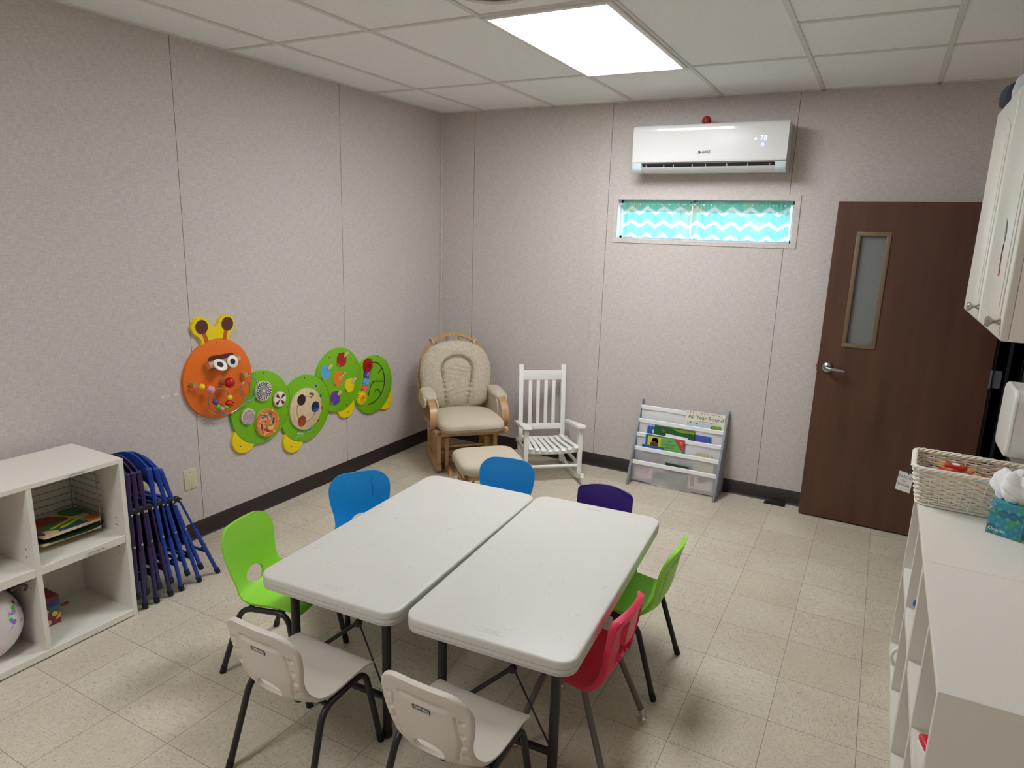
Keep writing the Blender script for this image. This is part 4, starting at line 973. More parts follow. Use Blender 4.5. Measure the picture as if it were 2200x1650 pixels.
for k, (ry, rzv) in enumerate(RODS):
    b = B(); b.rod((1.845, ry, rzv), (2.460, ry, rzv), .0075, 12); rd = obj('sling_rod', b, HEM, k_, world=True)
    def sl(u, v, k=k, ry=ry, rzv=rzv):
        x = 1.849 + .606 * u; v = v * .62 if k > 2 else v; low = rzv - .155; sag = .010 * math.sin(PI * u) + .004 * math.sin(9 * u + k)
        if v < .62: f = v / .62; zz = rzv - (rzv - low) * f - sag * f; yy = ry - .004 + .018 * math.sin(PI * f * .9) * (1 if k < 4 else .5) * math.sin(PI * u) * 0 + .012 * f + .0025 * math.sin(14 * u + 5 * v)
        else: f = (v - .62) / .38; zz = low - sag * (1 - f) + .11 * f; yy = ry + .008 + .045 * math.sin(PI / 2 * f) + .0
        return (x, yy, zz)
    b = B(); b.grid(sl, 40, 26); sg = obj('fabric_sling', b, SLM[1 if k > 2 else 0], k_, world=True)
    b = B(); b.grid(lambda u, v, ry=ry, rzv=rzv: (1.848 + .608 * u, ry - .0085 - .001 * v, rzv + .004 - .024 * v), 20, 4); obj('sling_hem', b, HEM, sg, world=True)
def cover_box(b, c, w_, h_, d, lean=-.30): b.box(c, (w_, d, h_), Euler((lean, 0, 0)), .001); return b
def book(name, label, cx, k, ztop, w_, h_, d, mat, lean=math.radians(-2), roll=0.0, back=0.0):
    """upright picture book leaning back; ztop = height of its top edge"""
    cy = RODS[k][0] - .0098 - d / 2 + back
    m = Matrix.Translation((cx, cy, ztop)) @ Matrix.Rotation(roll, 4, 'Y') @ Matrix.Rotation(lean, 4, 'X')
    t = thing(name, label, 'book', (cx, cy, ztop), 0, 'picture books in the sling rack'); mt = m
    b = B(); b.box((0, 0, -h_ / 2), (w_, d * .75, h_ - .004)); b.bm.transform(mt); obj('pages', b, M('book_pages', rgb(232, 226, 210), .8), t, world=True, smooth=False)
    b = B(); b.b2((-w_ / 2 - .001, -d / 2 - .001, -h_), (w_ / 2 + .001, -d / 2 + .0005, 0)); b.b2((-w_ / 2 - .001, d / 2 - .0005, -h_), (w_ / 2 + .001, d / 2 + .001, 0)); b.b2((-w_ / 2 - .002, -d / 2 - .001, -h_), (-w_ / 2, d / 2 + .001, 0)); b.bm.transform(mt); cv = obj('cover', b, mat, t, world=True, smooth=False)
    return t, cv, mt @ Matrix.Translation((0, -d / 2 - .0012, 0)) @ Matrix.Rotation(PI / 2, 4, 'X')   # cover frame: x right, y up from the top edge
def deco(cv, m, name, mat, polys):
    b = B()
    for q, pl in enumerate(polys): b.prism(pl, (0, 0, .00025 * q), (1, 0, 0), (0, 1, 0), (0, 0, 1), .0004)
    b.bm.transform(m); return obj(name, b, mat, cv, world=True, smooth=False)
def words(cv, m, body, size, x, y, mat, rot=0.0, align='CENTER'):
    b = B(); b.text(body, size, m @ Matrix.Translation((x, y, .0006)) @ Matrix.Rotation(rot, 4, 'Z'), .0002, align); return obj('cover_lettering', b, mat, cv, world=True, smooth=False)
INKG = M('grey_green_ink', rgb(84, 96, 84), .6); LEAF = M('leaf_green_print', rgb(136, 158, 40), .6); PALEB = M('pale_blue_print_cover', rgb(196, 212, 222), .6)
t, cv, m = book('picture_book', 'cream picture book titled All Year Round in the top pocket of the rack', 2.318, 0, .578, .275, .20, .009, M('cream_cover', rgb(236, 232, 214), .5))
words(cv, m, 'All Year Round', .040, .005, -.040, INKG); words(cv, m, 'stories, play, crafts and festivals for the year', .009, .01, -.066, INKG)
deco(cv, m, 'cover_picture', PALEB, [[(-.125, -.075), (.118, -.075), (.118, -.19), (-.125, -.19)]]); deco(cv, m, 'cover_border', INKG, [[(-.13 + .02 * q, -.006), (-.12 + .02 * q, -.006), (-.125 + .02 * q, -.012)] for q in range(13)])
deco(cv, m, 'bush_print', LEAF, [[(p[0], p[1]) for p in circ((.075 + .016 * q, -.098 - .004 * (q % 2)), .016, 9)] for q in range(-1, 3)])['kind'] = 'stuff'
deco(cv, m, 'bird_print', M('bird_ink', rgb(60, 64, 70), .6), [circ((-.10, -.083), .006, 8), [(-.12, -.10), (-.118, -.10), (-.10, -.083), (-.102, -.083)]]); deco(cv, m, 'red_bird_print', RED, [circ((-.052, -.086), .006, 8)])
t, cv, m = book('picture_book', 'dark green picture book with a bee and white label, second pocket of the rack', 2.117, 1, .437, .29, .20, .008, M('dark_green_cover', rgb(26, 92, 44), .4), roll=math.radians(.5))
deco(cv, m, 'grass_print', LEAF, [[(-.02, -.002), (.144, -.002), (.144, -.022), (.10, -.018), (.05, -.024), (.01, -.014)]]); deco(cv, m, 'white_label', INK_WHITE, [[(-.06, -.046), (.10, -.052), (.10, -.09), (-.06, -.09)]]); deco(cv, m, 'bee_print', M('bee_brown', rgb(150, 92, 40), .5), [circ((-.078, -.034), .009, 10), [(-.094, -.014), (-.086, -.016), (-.076, -.028), (-.084, -.030)]])
t, cv, m = book('picture_book', 'blue book at the left of the second pocket, behind the dark green one', 1.990, 1, .424, .15, .19, .004, M('royal_blue_cover', rgb(44, 98, 190), .4), back=.009)
deco(cv, m, 'cover_picture', M('butter_print', rgb(224, 214, 170), .5), [[(-.038, -.022), (-.016, -.024), (-.016, -.05), (-.038, -.05)]])
t, cv, m = book('picture_book', 'blue book with red lettering at the right of the second pocket', 2.312, 1, .414, .13, .18, .004, M('mid_blue_cover', rgb(52, 106, 196), .4), roll=math.radians(1.5), back=.009)
words(cv, m, "Let's Visit\nthe Farm", .022, .0, -.030, M('crimson_ink', rgb(180, 40, 80), .5))
t, cv, m = book('picture_book', 'green and red book titled Old Testament Stories in the third pocket', 2.062, 2, .371, .285, .155, .009, M('story_blue_cover', rgb(34, 98, 168), .35), lean=0.0, roll=math.radians(.3), back=.003)
deco(cv, m, 'yellow_print', M('yellow_print_cover', rgb(206, 210, 60), .4), [[(-.128, -.008), (-.03, -.008), (-.03, -.10), (-.128, -.10)]]); deco(cv, m, 'green_print', M('meadow_print_cover', rgb(112, 180, 84), .4), [[(-.03, -.004), (.065, -.004), (.138, -.10), (-.03, -.10)]])
deco(cv, m, 'red_corner_print', M('tomato_print_cover', rgb(216, 62, 44), .4), [[(.065, -.001), (.142, -.001), (.142, -.09)]]); deco(cv, m, 'bearded_figure_print', M('umber_print', rgb(104, 52, 28), .5), [circ((-.072, -.042), .026, 14), circ((-.078, -.076), .032, 14)]); deco(cv, m, 'face_print', M('face_print', rgb(214, 146, 92), .5), [circ((-.062, -.036), .011, 12)])
words(cv, m, 'Old\nTestament\nStories', .0215, .032, -.052, M('deep_teal_ink', rgb(20, 70, 100), .5)); words(cv, m, 'beloved\nBible\nstories', .007, .118, -.024, INK_WHITE)
t, cv, m = book('picture_book', 'thin blue book showing only its top edge, left of the third pocket', 1.978, 2, .291, .16, .055, .003, M('edge_blue_cover', rgb(36, 92, 166), .4), lean=0.0, roll=math.radians(.8), back=-.008)
t, cv, m = book('picture_book', 'cream book with a wavy top edge at the right of the third pocket', 2.352, 2, .286, .14, .13, .008, M('straw_cover', rgb(214, 204, 172), .6), roll=math.radians(1))
deco(cv, m, 'wavy_edge', M('straw_print', rgb(196, 180, 140), .6), [circ((-.05 + .025 * q, .0), .011, 10) for q in range(5)])['kind'] = 'stuff'
t, cv, m = book('picture_book', 'dark green book with its top edge just above the bottom sling', 2.172, 3, .190, .165, .14, .008, M('bottle_green_cover', rgb(34, 66, 44), .5), roll=math.radians(1.5))
t, cv, m = book('picture_book', 'pink patterned book seen through the left of the bottom sling', 1.934, 3, .160, .13, .12, .008, M('dusty_pink_cover', rgb(214, 176, 172), .6))
deco(cv, m, 'ring_print', M('rose_print', rgb(150, 70, 76), .6), [[(.0 + .040 * math.cos(a), -.045 + .040 * math.sin(a)) for a in [2 * PI * q / 24 for q in range(24)]] + [(.032 * math.cos(a), -.045 + .032 * math.sin(a)) for a in [2 * PI * q / 24 for q in range(24)]][::-1], circ((-.004, -.045), .018, 12)])
t, cv, m = book('picture_book', 'brown and pink book seen through the right of the bottom sling', 2.345, 3, .158, .17, .12, .008, M('peach_cover', rgb(214, 190, 170), .6))
deco(cv, m, 'brown_print', M('brown_print', rgb(84, 58, 44), .6), [circ((.01, -.045), .035, 14, ry=.022), [(-.07, -.03), (-.05, -.03), (-.04, -.1), (-.07, -.1)]])
t, cv, m = book('picture_book', 'pale green and blue book seen through the fourth pocket of the rack', 2.19, 2, .250, .24, .15, .008, M('pale_sage_cover', rgb(188, 198, 178), .6))
deco(cv, m, 'blue_print', M('steel_print', rgb(80, 96, 130), .6), [[(-.02, -.02), (.05, -.02), (.05, -.10), (-.02, -.10)], circ((.08, -.06), .028, 12)])
w_ = thing('rubber_doorstop', 'black rubber wedge doorstop on the floor against the back wall', 'doorstop', (2.845, -.045, 0))
b = B(); b.prism([(-.075, 0), (.058, 0), (.058, .018), (.040, .026), (-.040, .012), (-.075, .003)], (2.845, -.075, 0), (1, 0, 0), (0, 0, 1), (0, 1, 0), .055, .002); obj('wedge', b, RUBBER, w_, world=True)
for k in range(4):
    b = B(); b.b2((2.86 + .01 * k, -.0765, .006), (2.864 + .01 * k, -.0745, .016)); obj('grip_rib', b, BLACKP, w_, world=True)

# ================================================================ AIR CONDITIONER
AX0, AX1 = 1.700, 2.676
ac = thing('wall_air_conditioner', 'white split air conditioner mounted high on the wall above the window', 'air conditioner', ((AX0 + AX1) / 2, 0, 2.205))
ACW = M('ac_white_gloss', rgb(226, 225, 223), .10, 0, .5); ACS = M('ac_white_satin', rgb(214, 212, 208), .4)
b = B(); b.prism([(0, 2.212), (-.115, 2.207), (-.150, 2.216), (-.176, 2.236), (-.188, 2.268), (-.186, 2.486), (-.16, 2.500), (0, 2.500)], (AX0, 0, 0), (0, 1, 0), (0, 0, 1), (1, 0, 0), AX1 - AX0, .0); obj('ac_body', b, ACS, ac, world=True, angle=30)
b = B(); fp = [(-.186, 2.268), (-.202, 2.270), (-.2055, 2.282), (-.2125, 2.464), (-.2115, 2.478), (-.2085, 2.488), (-.203, 2.496), (-.195, 2.502), (-.16, 2.504)]
b.prism(fp, (AX0 - .004, 0, 0), (0, 1, 0), (0, 0, 1), (1, 0, 0), AX1 - AX0 + .008, 0); pn = obj('ac_front_panel', b, ACW, ac, world=True, angle=5)
b = B(); b.prism([(-.192, 2.262), (-.175, 2.230), (-.150, 2.213), (-.142, 2.222), (-.165, 2.240), (-.178, 2.266)], (AX0 + .062, 0, 0), (0, 1, 0), (0, 0, 1), (1, 0, 0), AX1 - AX0 - .124); obj('ac_outlet_recess', b, M('ac_dark_recess', rgb(40, 38, 40), .6), ac, world=True)
b = B(); b.prism([(-.199, 2.238), (-.188, 2.222), (-.155, 2.206), (-.152, 2.211), (-.184, 2.228), (-.194, 2.240)], (AX0 + .058, 0, 0), (0, 1, 0), (0, 0, 1), (1, 0, 0), AX1 - AX0 - .116); lv = obj('ac_louver', b, ACS, ac, world=True)
for x in (1.79, 1.91, 1.975, 2.10, 2.185, 2.32, 2.45, 2.58):
    b = B(); b.b2((x, -.194, 2.236), (x + .006, -.180, 2.256)); obj('ac_vane', b, M('ac_vane_grey', rgb(150, 148, 150), .4), ac, world=True)
ICE = M('ac_end_cap', rgb(216, 232, 236), .15)
for x0 in (AX0 - .003, AX1 - .059):
    b = B(); b.prism([(-.190, 2.268), (-.203, 2.266), (-.198, 2.236), (-.184, 2.216), (-.150, 2.202), (-.115, 2.204), (-.15, 2.23)], (x0, 0, 0), (0, 1, 0), (0, 0, 1), (1, 0, 0), .062, .002); obj('ac_end_cap', b, ICE, ac, world=True)
LED = emis('led_digits', (.52, .62, 1, 1), 1.15)
m = frame((2.524, -.2120, 2.392), (1, 0, 0), (0, 0, 1)); b = B(); b.text('78', .045, m @ Matrix.Translation((.012, .008, 0)), .0003); obj('led_digits', b, LED, pn, world=True, smooth=False)
b = B(); b.prism(circ((0, 0), .007, 12), (2.489, -.2120, 2.398), (1, 0, 0), (0, 0, 1), (0, -1, 0), .0004); obj('led_sun_symbol', b, LED, pn, world=True, smooth=False)
b = B(); b.tube([(2.533 + .009 * math.cos(a), -.2120, 2.362 + .009 * math.sin(a)) for a in [2 * PI * q / 18 for q in range(18)]], .0018, 5, True); obj('led_ring_symbol', b, LED, pn, world=True)
m = frame((2.190, -.2120, 2.326), (1, 0, 0), (0, 0, 1)); b = B(); b.text('GREE', .023, m, .0003); obj('brand_lettering', b, DARK, pn, world=True, smooth=False)
b = B(); b.prism(circ((0, 0), .009, 20) , (2.146, -.2120, 2.327), (1, 0, 0), (0, 0, 1), (0, -1, 0), .0004); obj('brand_emblem', b, DARK, pn, world=True, smooth=False)
b = B(); b.prism([(-.008, -.002), (-.002, -.002), (.006, .004), (.002, .004), (-.003, .0005), (-.008, .0005)], (2.146, -.2125, 2.327), (1, 0, 0), (0, 0, 1), (0, -1, 0), .0004); obj('emblem_stroke', b, INK_WHITE, pn, world=True, smooth=False)
rb = thing('red_ball', 'small red ball lying on top of the air conditioner', 'ball', (2.153, -.115, 2.5))
b = B(); b.ball((0, 0, .031), .031, 20); obj('ball', b, M('dull_red_rubber', rgb(150, 40, 40), .5), rb)

# ================================================================ WINDOW CURTAIN
cm = bpy.data.materials.new('chevron_cotton'); cm.use_nodes = True; t = NT(cm); nt = cm.node_tree
x, y, z = t.sep(t.pos(True))
tri = t.m('ABSOLUTE', t.m('SUBTRACT', t.m('FRACT', t.m('DIVIDE', t.m('ADD', x, 10.0), .118)), .5))
st = t.m('FRACT', t.m('DIVIDE', t.m('ADD', t.m('ADD', z, 5.0), t.m('MULTIPLY', tri, .075)), .092))
colr = t.mix(t.m('GREATER_THAN', st, .70), rgb(150, 224, 208), rgb(244, 242, 244))
nz = t.noise(t.pos(True), 5.0, 1.0); colr = t.mix(t.rng(nz, .56, .62, 0, .28), colr, rgb(240, 214, 176))
t.base(colr); t.b.inputs['Roughness'].default_value = .9
tl = nt.nodes.new('ShaderNodeBsdfTranslucent'); mx = nt.nodes.new('ShaderNodeMixShader'); mx.inputs[0].default_value = .62
nt.links.new(colr, tl.inputs[0]); nt.links.new(t.b.outputs[0], mx.inputs[1]); nt.links.new(tl.outputs[0], mx.inputs[2]); nt.links.new(mx.outputs[0], nt.nodes['Material Output'].inputs[0])
def panel(x0, x1, z0, z1, y0, amp, seed, nf):
    def fn(u, v):
        x = x0 + (x1 - x0) * u; e = abs(2 * u - 1); a = amp * (.35 + .65 * e ** 2) * (.6 + .4 * v)
        y = y0 + a * math.sin(2 * PI * nf * (u + .03 * math.sin(9 * u + seed))) + .004 * math.sin(60 * u + 3 * v + seed)
        return (x + .004 * math.sin(30 * u + seed) * (1 - v), y, z0 + (z1 - z0) * v + .003 * math.sin(17 * u + seed))
    b = B(); b.grid(fn, 220, 24); return b
cu = thing('window_curtain', 'turquoise and white chevron curtain drawn across the high window', 'curtain', (2.138, .035, 2.03))
b = B(); b.rod((WX0 + .004, .036, WZ1 - .030), (WX1 - .004, .036, WZ1 - .030), .006, 10); obj('curtain_rod', b, MET, cu, world=True)
for (x0, x1, sd, nf) in ((WX0 + .030, 2.070, 1.0, 11), (2.078, WX1 - .028, 4.0, 12)):
    pc = obj('curtain_panel', panel(x0, x1, WZ0 + .010, WZ1 - .028, .038, .011, sd, nf), cm, cu, world=True, angle=180)
    hb = panel(x0, x1, WZ1 - .066, WZ1 - .012, .027, .008, sd + 2, nf * 2); obj('gathered_header', hb, cm, pc, world=True, angle=180)
    hb = panel(x0 + .01, x1 - .01, WZ1 - .080, WZ1 - .02, .052, .006, sd + 3, nf * 2); obj('folded_hem', hb, cm, pc, world=True, angle=180)

# ================================================================ SMALL WALL FITTINGS
bp = thing('blank_wall_plate', 'ivory blank cover plate low on the left wall', 'wall plate', (0, -2.488, .31))
b = B(); b.prism(rrect(.079, .120, .006, 4), (0, -2.488, .367), Y, Z, X, .006, .003); pl = obj('plate', b, IVORY, bp, world=True)
for dz in (-.042, .042):
    b = B(); b.lathe([(.004, 0), (.0035, .001)], 12, frame((.006, -2.488, .367 + dz), Y, Z, X)); obj('screw', b, M('ivory_screw', rgb(186, 176, 146), .4), pl, world=True)
op = thing('electrical_outlet', 'ivory electrical outlet half hidden behind the blue folding chairs', 'outlet', (0, -2.748, .345))
b = B(); b.prism(rrect(.074, .116, .006, 4), (0, -2.748, .392), Y, Z, X, .006, .003); pl = obj('plate', b, IVORY, op, world=True)
for dz in (-.020, .020):
    b = B(); b.prism(rrect(.034, .028, .012, 5, (-2.748, .392 + dz)), (.006, 0, 0), Y, Z, X, .0025, .001); so = obj('socket', b, IVORY, pl, world=True)
    for dy, h in ((-.007, .009), (.007, .007)):
        b = B(); b.b2((.0085, -2.748 + dy - .001, .394 + dz - h / 2), (.0090, -2.748 + dy + .001, .394 + dz + h / 2)); obj('slot', b, BLACKP, so, world=True)
ws = thing('wall_label_strip', 'narrow white printed label strip on the left wall beside the caterpillar head', 'label', (0, -2.571, .866))
b = B(); b.b2((0, -2.621, .864), (.0006, -2.521, .876)); sp_ = obj('strip', b, WHITE_LAM, ws, world=True)
b = B(); b.text('WALL PANEL', .0105, frame((.0007, -2.573, .870), Y, Z, X), .0001); obj('strip_lettering', b, DARK, sp_, world=True, smooth=False)
cv_ = thing('round_ceiling_vent', 'round grey ceiling vent in the tile beside the lit panel', 'ceiling vent', (1.835, -2.37, H))
b = B(); m = Matrix.Translation((1.835, -2.37, H)) @ Matrix.Rotation(PI, 4, 'X')
b.lathe([(.168, 0), (.166, .006), (.150, .014), (.132, .010), (.128, 0)], 48, m, cap=False); rg = obj('vent_rim', b, M('vent_white', rgb(216, 212, 204), .5), cv_, world=True)
b = B()
for r0 in (.118, .088, .058, .028): b.lathe([(r0, .001), (r0 - .018, .016), (r0 - .020, .014), (r0 - .004, .0)], 40, m, cap=False)
obj('vent_cone', b, M('vent_grey', rgb(140, 138, 132), .5), rg, world=True); b = B(); b.lathe([(.129, .0), (.129, .0015)], 40, m); obj('vent_throat', b, M('vent_dark', rgb(70, 68, 66), .7), rg, world=True)

# ================================================================ FOLDING CHAIRS LEANING IN A ROW BY THE LEFT CUBBY
FBLUE = M('folding_blue_steel', rgb(22, 62, 158), .35); FPURP = M('folding_purple_steel', rgb(52, 36, 86), .38); FDB = M('folding_blue_vinyl', rgb(16, 34, 96), .5); FDP = M('folding_purple_vinyl', rgb(32, 22, 54), .5)
PIV = M('black_pivot_plastic', rgb(26, 25, 28), .5); RIV = M('steel_rivet', rgb(190, 190, 196), .3, 1.0)
def folding_chair(label, steel, vinyl, loc, lean, spread):
    """folded flat: width along local x, thickness along y, leaning towards -y"""
    t = thing('folding_kids_chair', label, 'folding chair', loc, 0, 'folded childrens chairs leaning by the cubby'); hw_ = .158
    LM = Matrix.Translation((0, -.045, .075)) @ Matrix.Rotation(lean, 4, 'X')
    fr_ = None
    for sx in (-1, 1):
        b = B(); b.rod((sx * hw_, 0, 0), (sx * hw_, 0, .60), .0100, 12); b.bm.transform(LM); f = obj('front_leg', b, steel, t)
        b = B(); b.lathe([(.0125, -.004), (.0135, 0), (.0130, .026), (.011, .030)], 14, LM @ Matrix.Translation((sx * hw_, 0, -.004))); obj('foot_cap', b, RUBBER, f)
        b = B(); b.tube([(sx * hw_, 0, .505), (sx * hw_, 0, .60)], [.0120, .0132], 12); b.ball((sx * hw_, 0, .60), .0132, 12, (1, 1, .5)); b.bm.transform(LM); obj('post_sleeve', b, steel, f)
        xr_ = sx * (hw_ - .026 * (1 if sx < 0 else 0)); 
        p0 = LM @ Vector((xr_, .030, .405)); p1 = Vector((xr_, spread, .016)); d = (p1 - p0)
        b = B(); b.tube([p0, p0 + d * .42], .0055, 8); b.tube([p0 + d * .40, p1], .0100, 12); rl_ = obj('rear_leg', b, steel, t)
        b = B(); q = d.normalized(); b.tube([p1 - q * .014, p1 + q * .012], .0132, 12); obj('foot_cap', b, RUBBER, rl_)
        b = B(); b.tube(spline([LM @ Vector((sx * hw_, -.002, .405)), LM @ Vector((sx * hw_, .016, .425)), p0], 5), .012, 10); b.ball(p0, .013, 12); pv = obj('pivot_bracket', b, PIV, t)
        for (yy, zz) in ((.001, .405), (.0, .25)):
            b = B(); b.ball(LM @ Vector((sx * (hw_ + .0105), yy, zz)), .0058, 10, (.6, 1, 1)); obj('rivet', b, RIV, pv)
        b = B(); b.ball(p0 + Vector((sx * .012, 0, 0)), .0055, 10, (.6, 1, 1)); obj('rivet', b, RIV, pv)
    b = B()
    def bkf(u, v): x = -hw_ + 2 * hw_ * u; a = math.sin(PI * u); return (x, -.004 + .020 * a, .505 + .022 * a + (.10 + .018 * a) * v)
    b.grid(bkf, 26, 8); g2 = bmesh.ops.solidify(b.bm, geom=b.bm.faces[:], thickness=.007); b.bm.transform(LM); obj('backrest', b, steel, t, angle=60)
    b = B(); b.box((0, .012, .265), (.262, .016, .27), bev=.007); b.bm.transform(LM); obj('seat', b, vinyl, t)
    b = B(); b.b2((-.139, .004, .40), (.139, .020, .415), .005); b.bm.transform(LM); obj('seat_rail', b, steel, t)
    b = B(); b.rod((-hw_, 0, .075), (hw_, 0, .075), .0075, 10); b.bm.transform(LM); obj('front_crossbar', b, steel, t)
    p0 = LM @ Vector((0, .030, .405)); p1 = Vector((0, spread, .016)); q = p0 + (p1 - p0) * .72; b = B(); b.rod((-hw_ + .026, q.y, q.z), (hw_, q.y, q.z), .0075, 10); rc = obj('rear_crossbar', b, steel, t)
    b = B(); b.box((hw_ - .04, q.y + .012, q.z + .015), (.010, .03, .012), Euler((.6, 0, 0)), .002); obj('rubber_bumper', b, RUBBER, rc)
    return t
XC = .282
f1 = folding_chair('blue folding chair at the outer end of the row, nearest the green chair', FBLUE, FDB, (XC, -2.735, 0), math.radians(17.0), .048)
f2 = folding_chair('middle blue folding chair of the leaning row', FBLUE, FDB, (XC, -2.812, 0), math.radians(11.5), .016)
f3 = folding_chair('blue folding chair next to the purple ones in the leaning row', FBLUE, FDB, (XC, -2.902, 0), math.radians(6.0), .006)
f4 = folding_chair('purple folding chair next to the blue ones in the leaning row', FPURP, FDP, (XC, -2.964, 0), math.radians(4.9), .008)
f5 = folding_chair('middle purple folding chair of the leaning row', FPURP, FDP, (XC, -3.028, 0), math.radians(1.3), .000)
f6 = folding_chair('purple folding chair closest to the white cubby side', FPURP, FDP, (XC, -3.073, 0), math.radians(-.4), -.014)

# ================================================================ WHITE CUBBY UNITS
UH, UW, UD = .764, .768, .385
def cubby(label, loc, rz):
    """two bays side by side, one shelf in each; open front is local -y"""
    t = thing('cubby_shelf', label, 'shelf unit', loc, rz); T = .020
    parts = [('side_panel', (-UW / 2, -UD / 2, 0), (-UW / 2 + T, UD / 2, UH - T)), ('side_panel', (UW / 2 - T, -UD / 2, 0), (UW / 2, UD / 2, UH - T)), ('top_panel', (-UW / 2, -UD / 2, UH - T), (UW / 2, UD / 2, UH)),
             ('divider', (-T / 2, -UD / 2 + .002, .036), (T / 2, UD / 2 - .012, UH - T)), ('bottom_panel', (-UW / 2 + T, -UD / 2 + .001, .006), (UW / 2 - T, UD / 2, .036)), ('back_panel', (-UW / 2 + T, UD / 2 - .010, .036), (UW / 2 - T, UD / 2 - .004, UH - T)),
             ('shelf_board', (-UW / 2 + T, -UD / 2 + .004, .370), (-T / 2, UD / 2 - .012, .405)), ('shelf_board', (T / 2, -UD / 2 + .004, .370), (UW / 2 - T, UD / 2 - .012, .405))]
    for n, lo, hi in parts:
        b = B(); b.b2(lo, hi, .0012, 1); obj(n, b, WHITE_LAM, t, angle=30)
    for x in (-UW / 2 + T, -T / 2 - .0006, T / 2, UW / 2 - T - .0006):
        b = B()
        for z in (.44, .475, .335, .30): b.b2((x, -UD / 2 + .058, z), (x + .0006, -UD / 2 + .064, z + .006))
        obj('pin_holes', b, M('pin_hole_dark', rgb(70, 64, 58), .8), t)['kind'] = 'stuff'
    return t
LX, LY = .458 - UD / 2, -3.135 - UW / 2
L_ = cubby('white two bay cubby shelf against the left wall, beside the folding chairs', (LX, LY, 0), PI / 2)
def front_label(unit, body, y, z, size):
    b = B(); b.b2((.4585, y - .042, z - .0055), (.4592, y + .042, z + .0055)); lb = obj('shelf_label', b, M('label_white', rgb(224, 222, 216), .4), unit, world=True, smooth=False)
    b = B(); b.text(body, size, frame((.4593, y, z), Y, Z, X), .0001); obj('label_lettering', b, DARK, lb, world=True, smooth=False)
front_label(L_, 'LARGE PUZZLES', -3.335, .7535, .0088); front_label(L_, 'JACK IN THE BOX', -3.290, .388, .0088)
for x, y in ((.30, -3.520), (.385, -3.520)):
    b = B(); b.tube([(x, y, .036), (x, y, .072), (x - .006, y - .002, .080), (x - .012, y - .002, .076)], .0028, 8); obj('wire_clip', b, WHITE_PAINT, L_, world=True)
# puzzle rack with its two wooden puzzles
wr = thing('wire_puzzle_rack', 'grey wire puzzle rack in the upper right bay of the left cubby', 'puzzle rack', (.22, -3.30, .405))
SILV = M('grey_wire', rgb(150, 148, 142), .35, .8)
for y in (-3.455, -3.185):
    for x in (.115, .325):
        b = B(); b.rod((x, y, .406), (x, y, .690), .0028, 8); obj('upright', b, SILV, wr, world=True)
for k in range(9):
    z = .420 + .031 * k; b = B(); b.tube(fillet([(.335, -3.465, z), (.105, -3.465, z), (.105, -3.175, z), (.335, -3.175, z)], .012, 4), .0018, 6); obj('rack_wire', b, SILV, wr, world=True)
def shp(pts): return [(p.x, p.y) for p in spline([(q[0], q[1], 0) for q in pts], 5, True)]
for k, (z, lab) in enumerate(((.434, 'dark green wooden tray puzzle on the lower wires of the rack'), (.466, 'colourful wooden dinosaur tray puzzle on top in the wire rack'))):
    pz_ = thing('wooden_tray_puzzle', lab, 'puzzle', (.24, -3.30, z), 0, 'tray puzzles in the wire rack')
    tl = Matrix.Translation((.235, -3.32, z)) @ Matrix.Rotation(math.radians(2 + 3 * k), 4, 'Z') @ Matrix.Rotation(math.radians(-2), 4, 'X')
    b = B(); b.prism(rrect(.225, .255, .012, 4), (0, 0, 0), (1, 0, 0), (0, 1, 0), (0, 0, 1), .010, .001); b.bm.transform(tl); ty = obj('tray', b, BIRCH, pz_, world=True)
    cols = [((150, 34, 36), [(-.09, -.12), (.0, -.13), (.05, -.09), (.02, -.03), (.06, .02), (-.02, .05), (-.09, .0)]), ((40, 110, 48), [(.02, -.10), (.10, -.02), (.098, .05), (.04, .06), (.0, .0)]), ((206, 206, 60), [(.05, -.06), (.06, -.05), (.02, .06), (.01, .05)]), ((214, 210, 64), [(.07, -.03), (.082, -.02), (.045, .08), (.035, .07)]), ((30, 72, 140), [(.10, -.06), (.106, .0), (.10, .10), (.094, .0)]), ((196, 120, 60), [(.06, .08), (.105, .07), (.10, .13), (.05, .132)]), ((60, 132, 56), [(-.09, .06), (-.01, .08), (-.02, .135), (-.09, .135)]), ((104, 44, 80), [(-.06, -.135), (.06, -.138), (.09, -.11), (.0, -.11)])]
    if k == 0: cols = [((26, 58, 34), [(-.10, -.135), (.10, -.135), (.104, .135), (-.10, .135)]), ((96, 54, 30), [(.06, -.08), (.095, -.05), (.09, .02), (.05, -.01)]), ((60, 96, 50), [(.08, .04), (.10, .05), (.10, .12), (.06, .11)])]
    for q, (c, pl) in enumerate(cols):
        b = B(); b.prism(shp(pl), (0, 0, .0102), (1, 0, 0), (0, 1, 0), (0, 0, 1), .0030 + .0006 * q); b.bm.transform(tl); obj('puzzle_piece', b, M('puzzle_%d_%d' % (k, q), rgb(*c), .4), pz_, world=True)
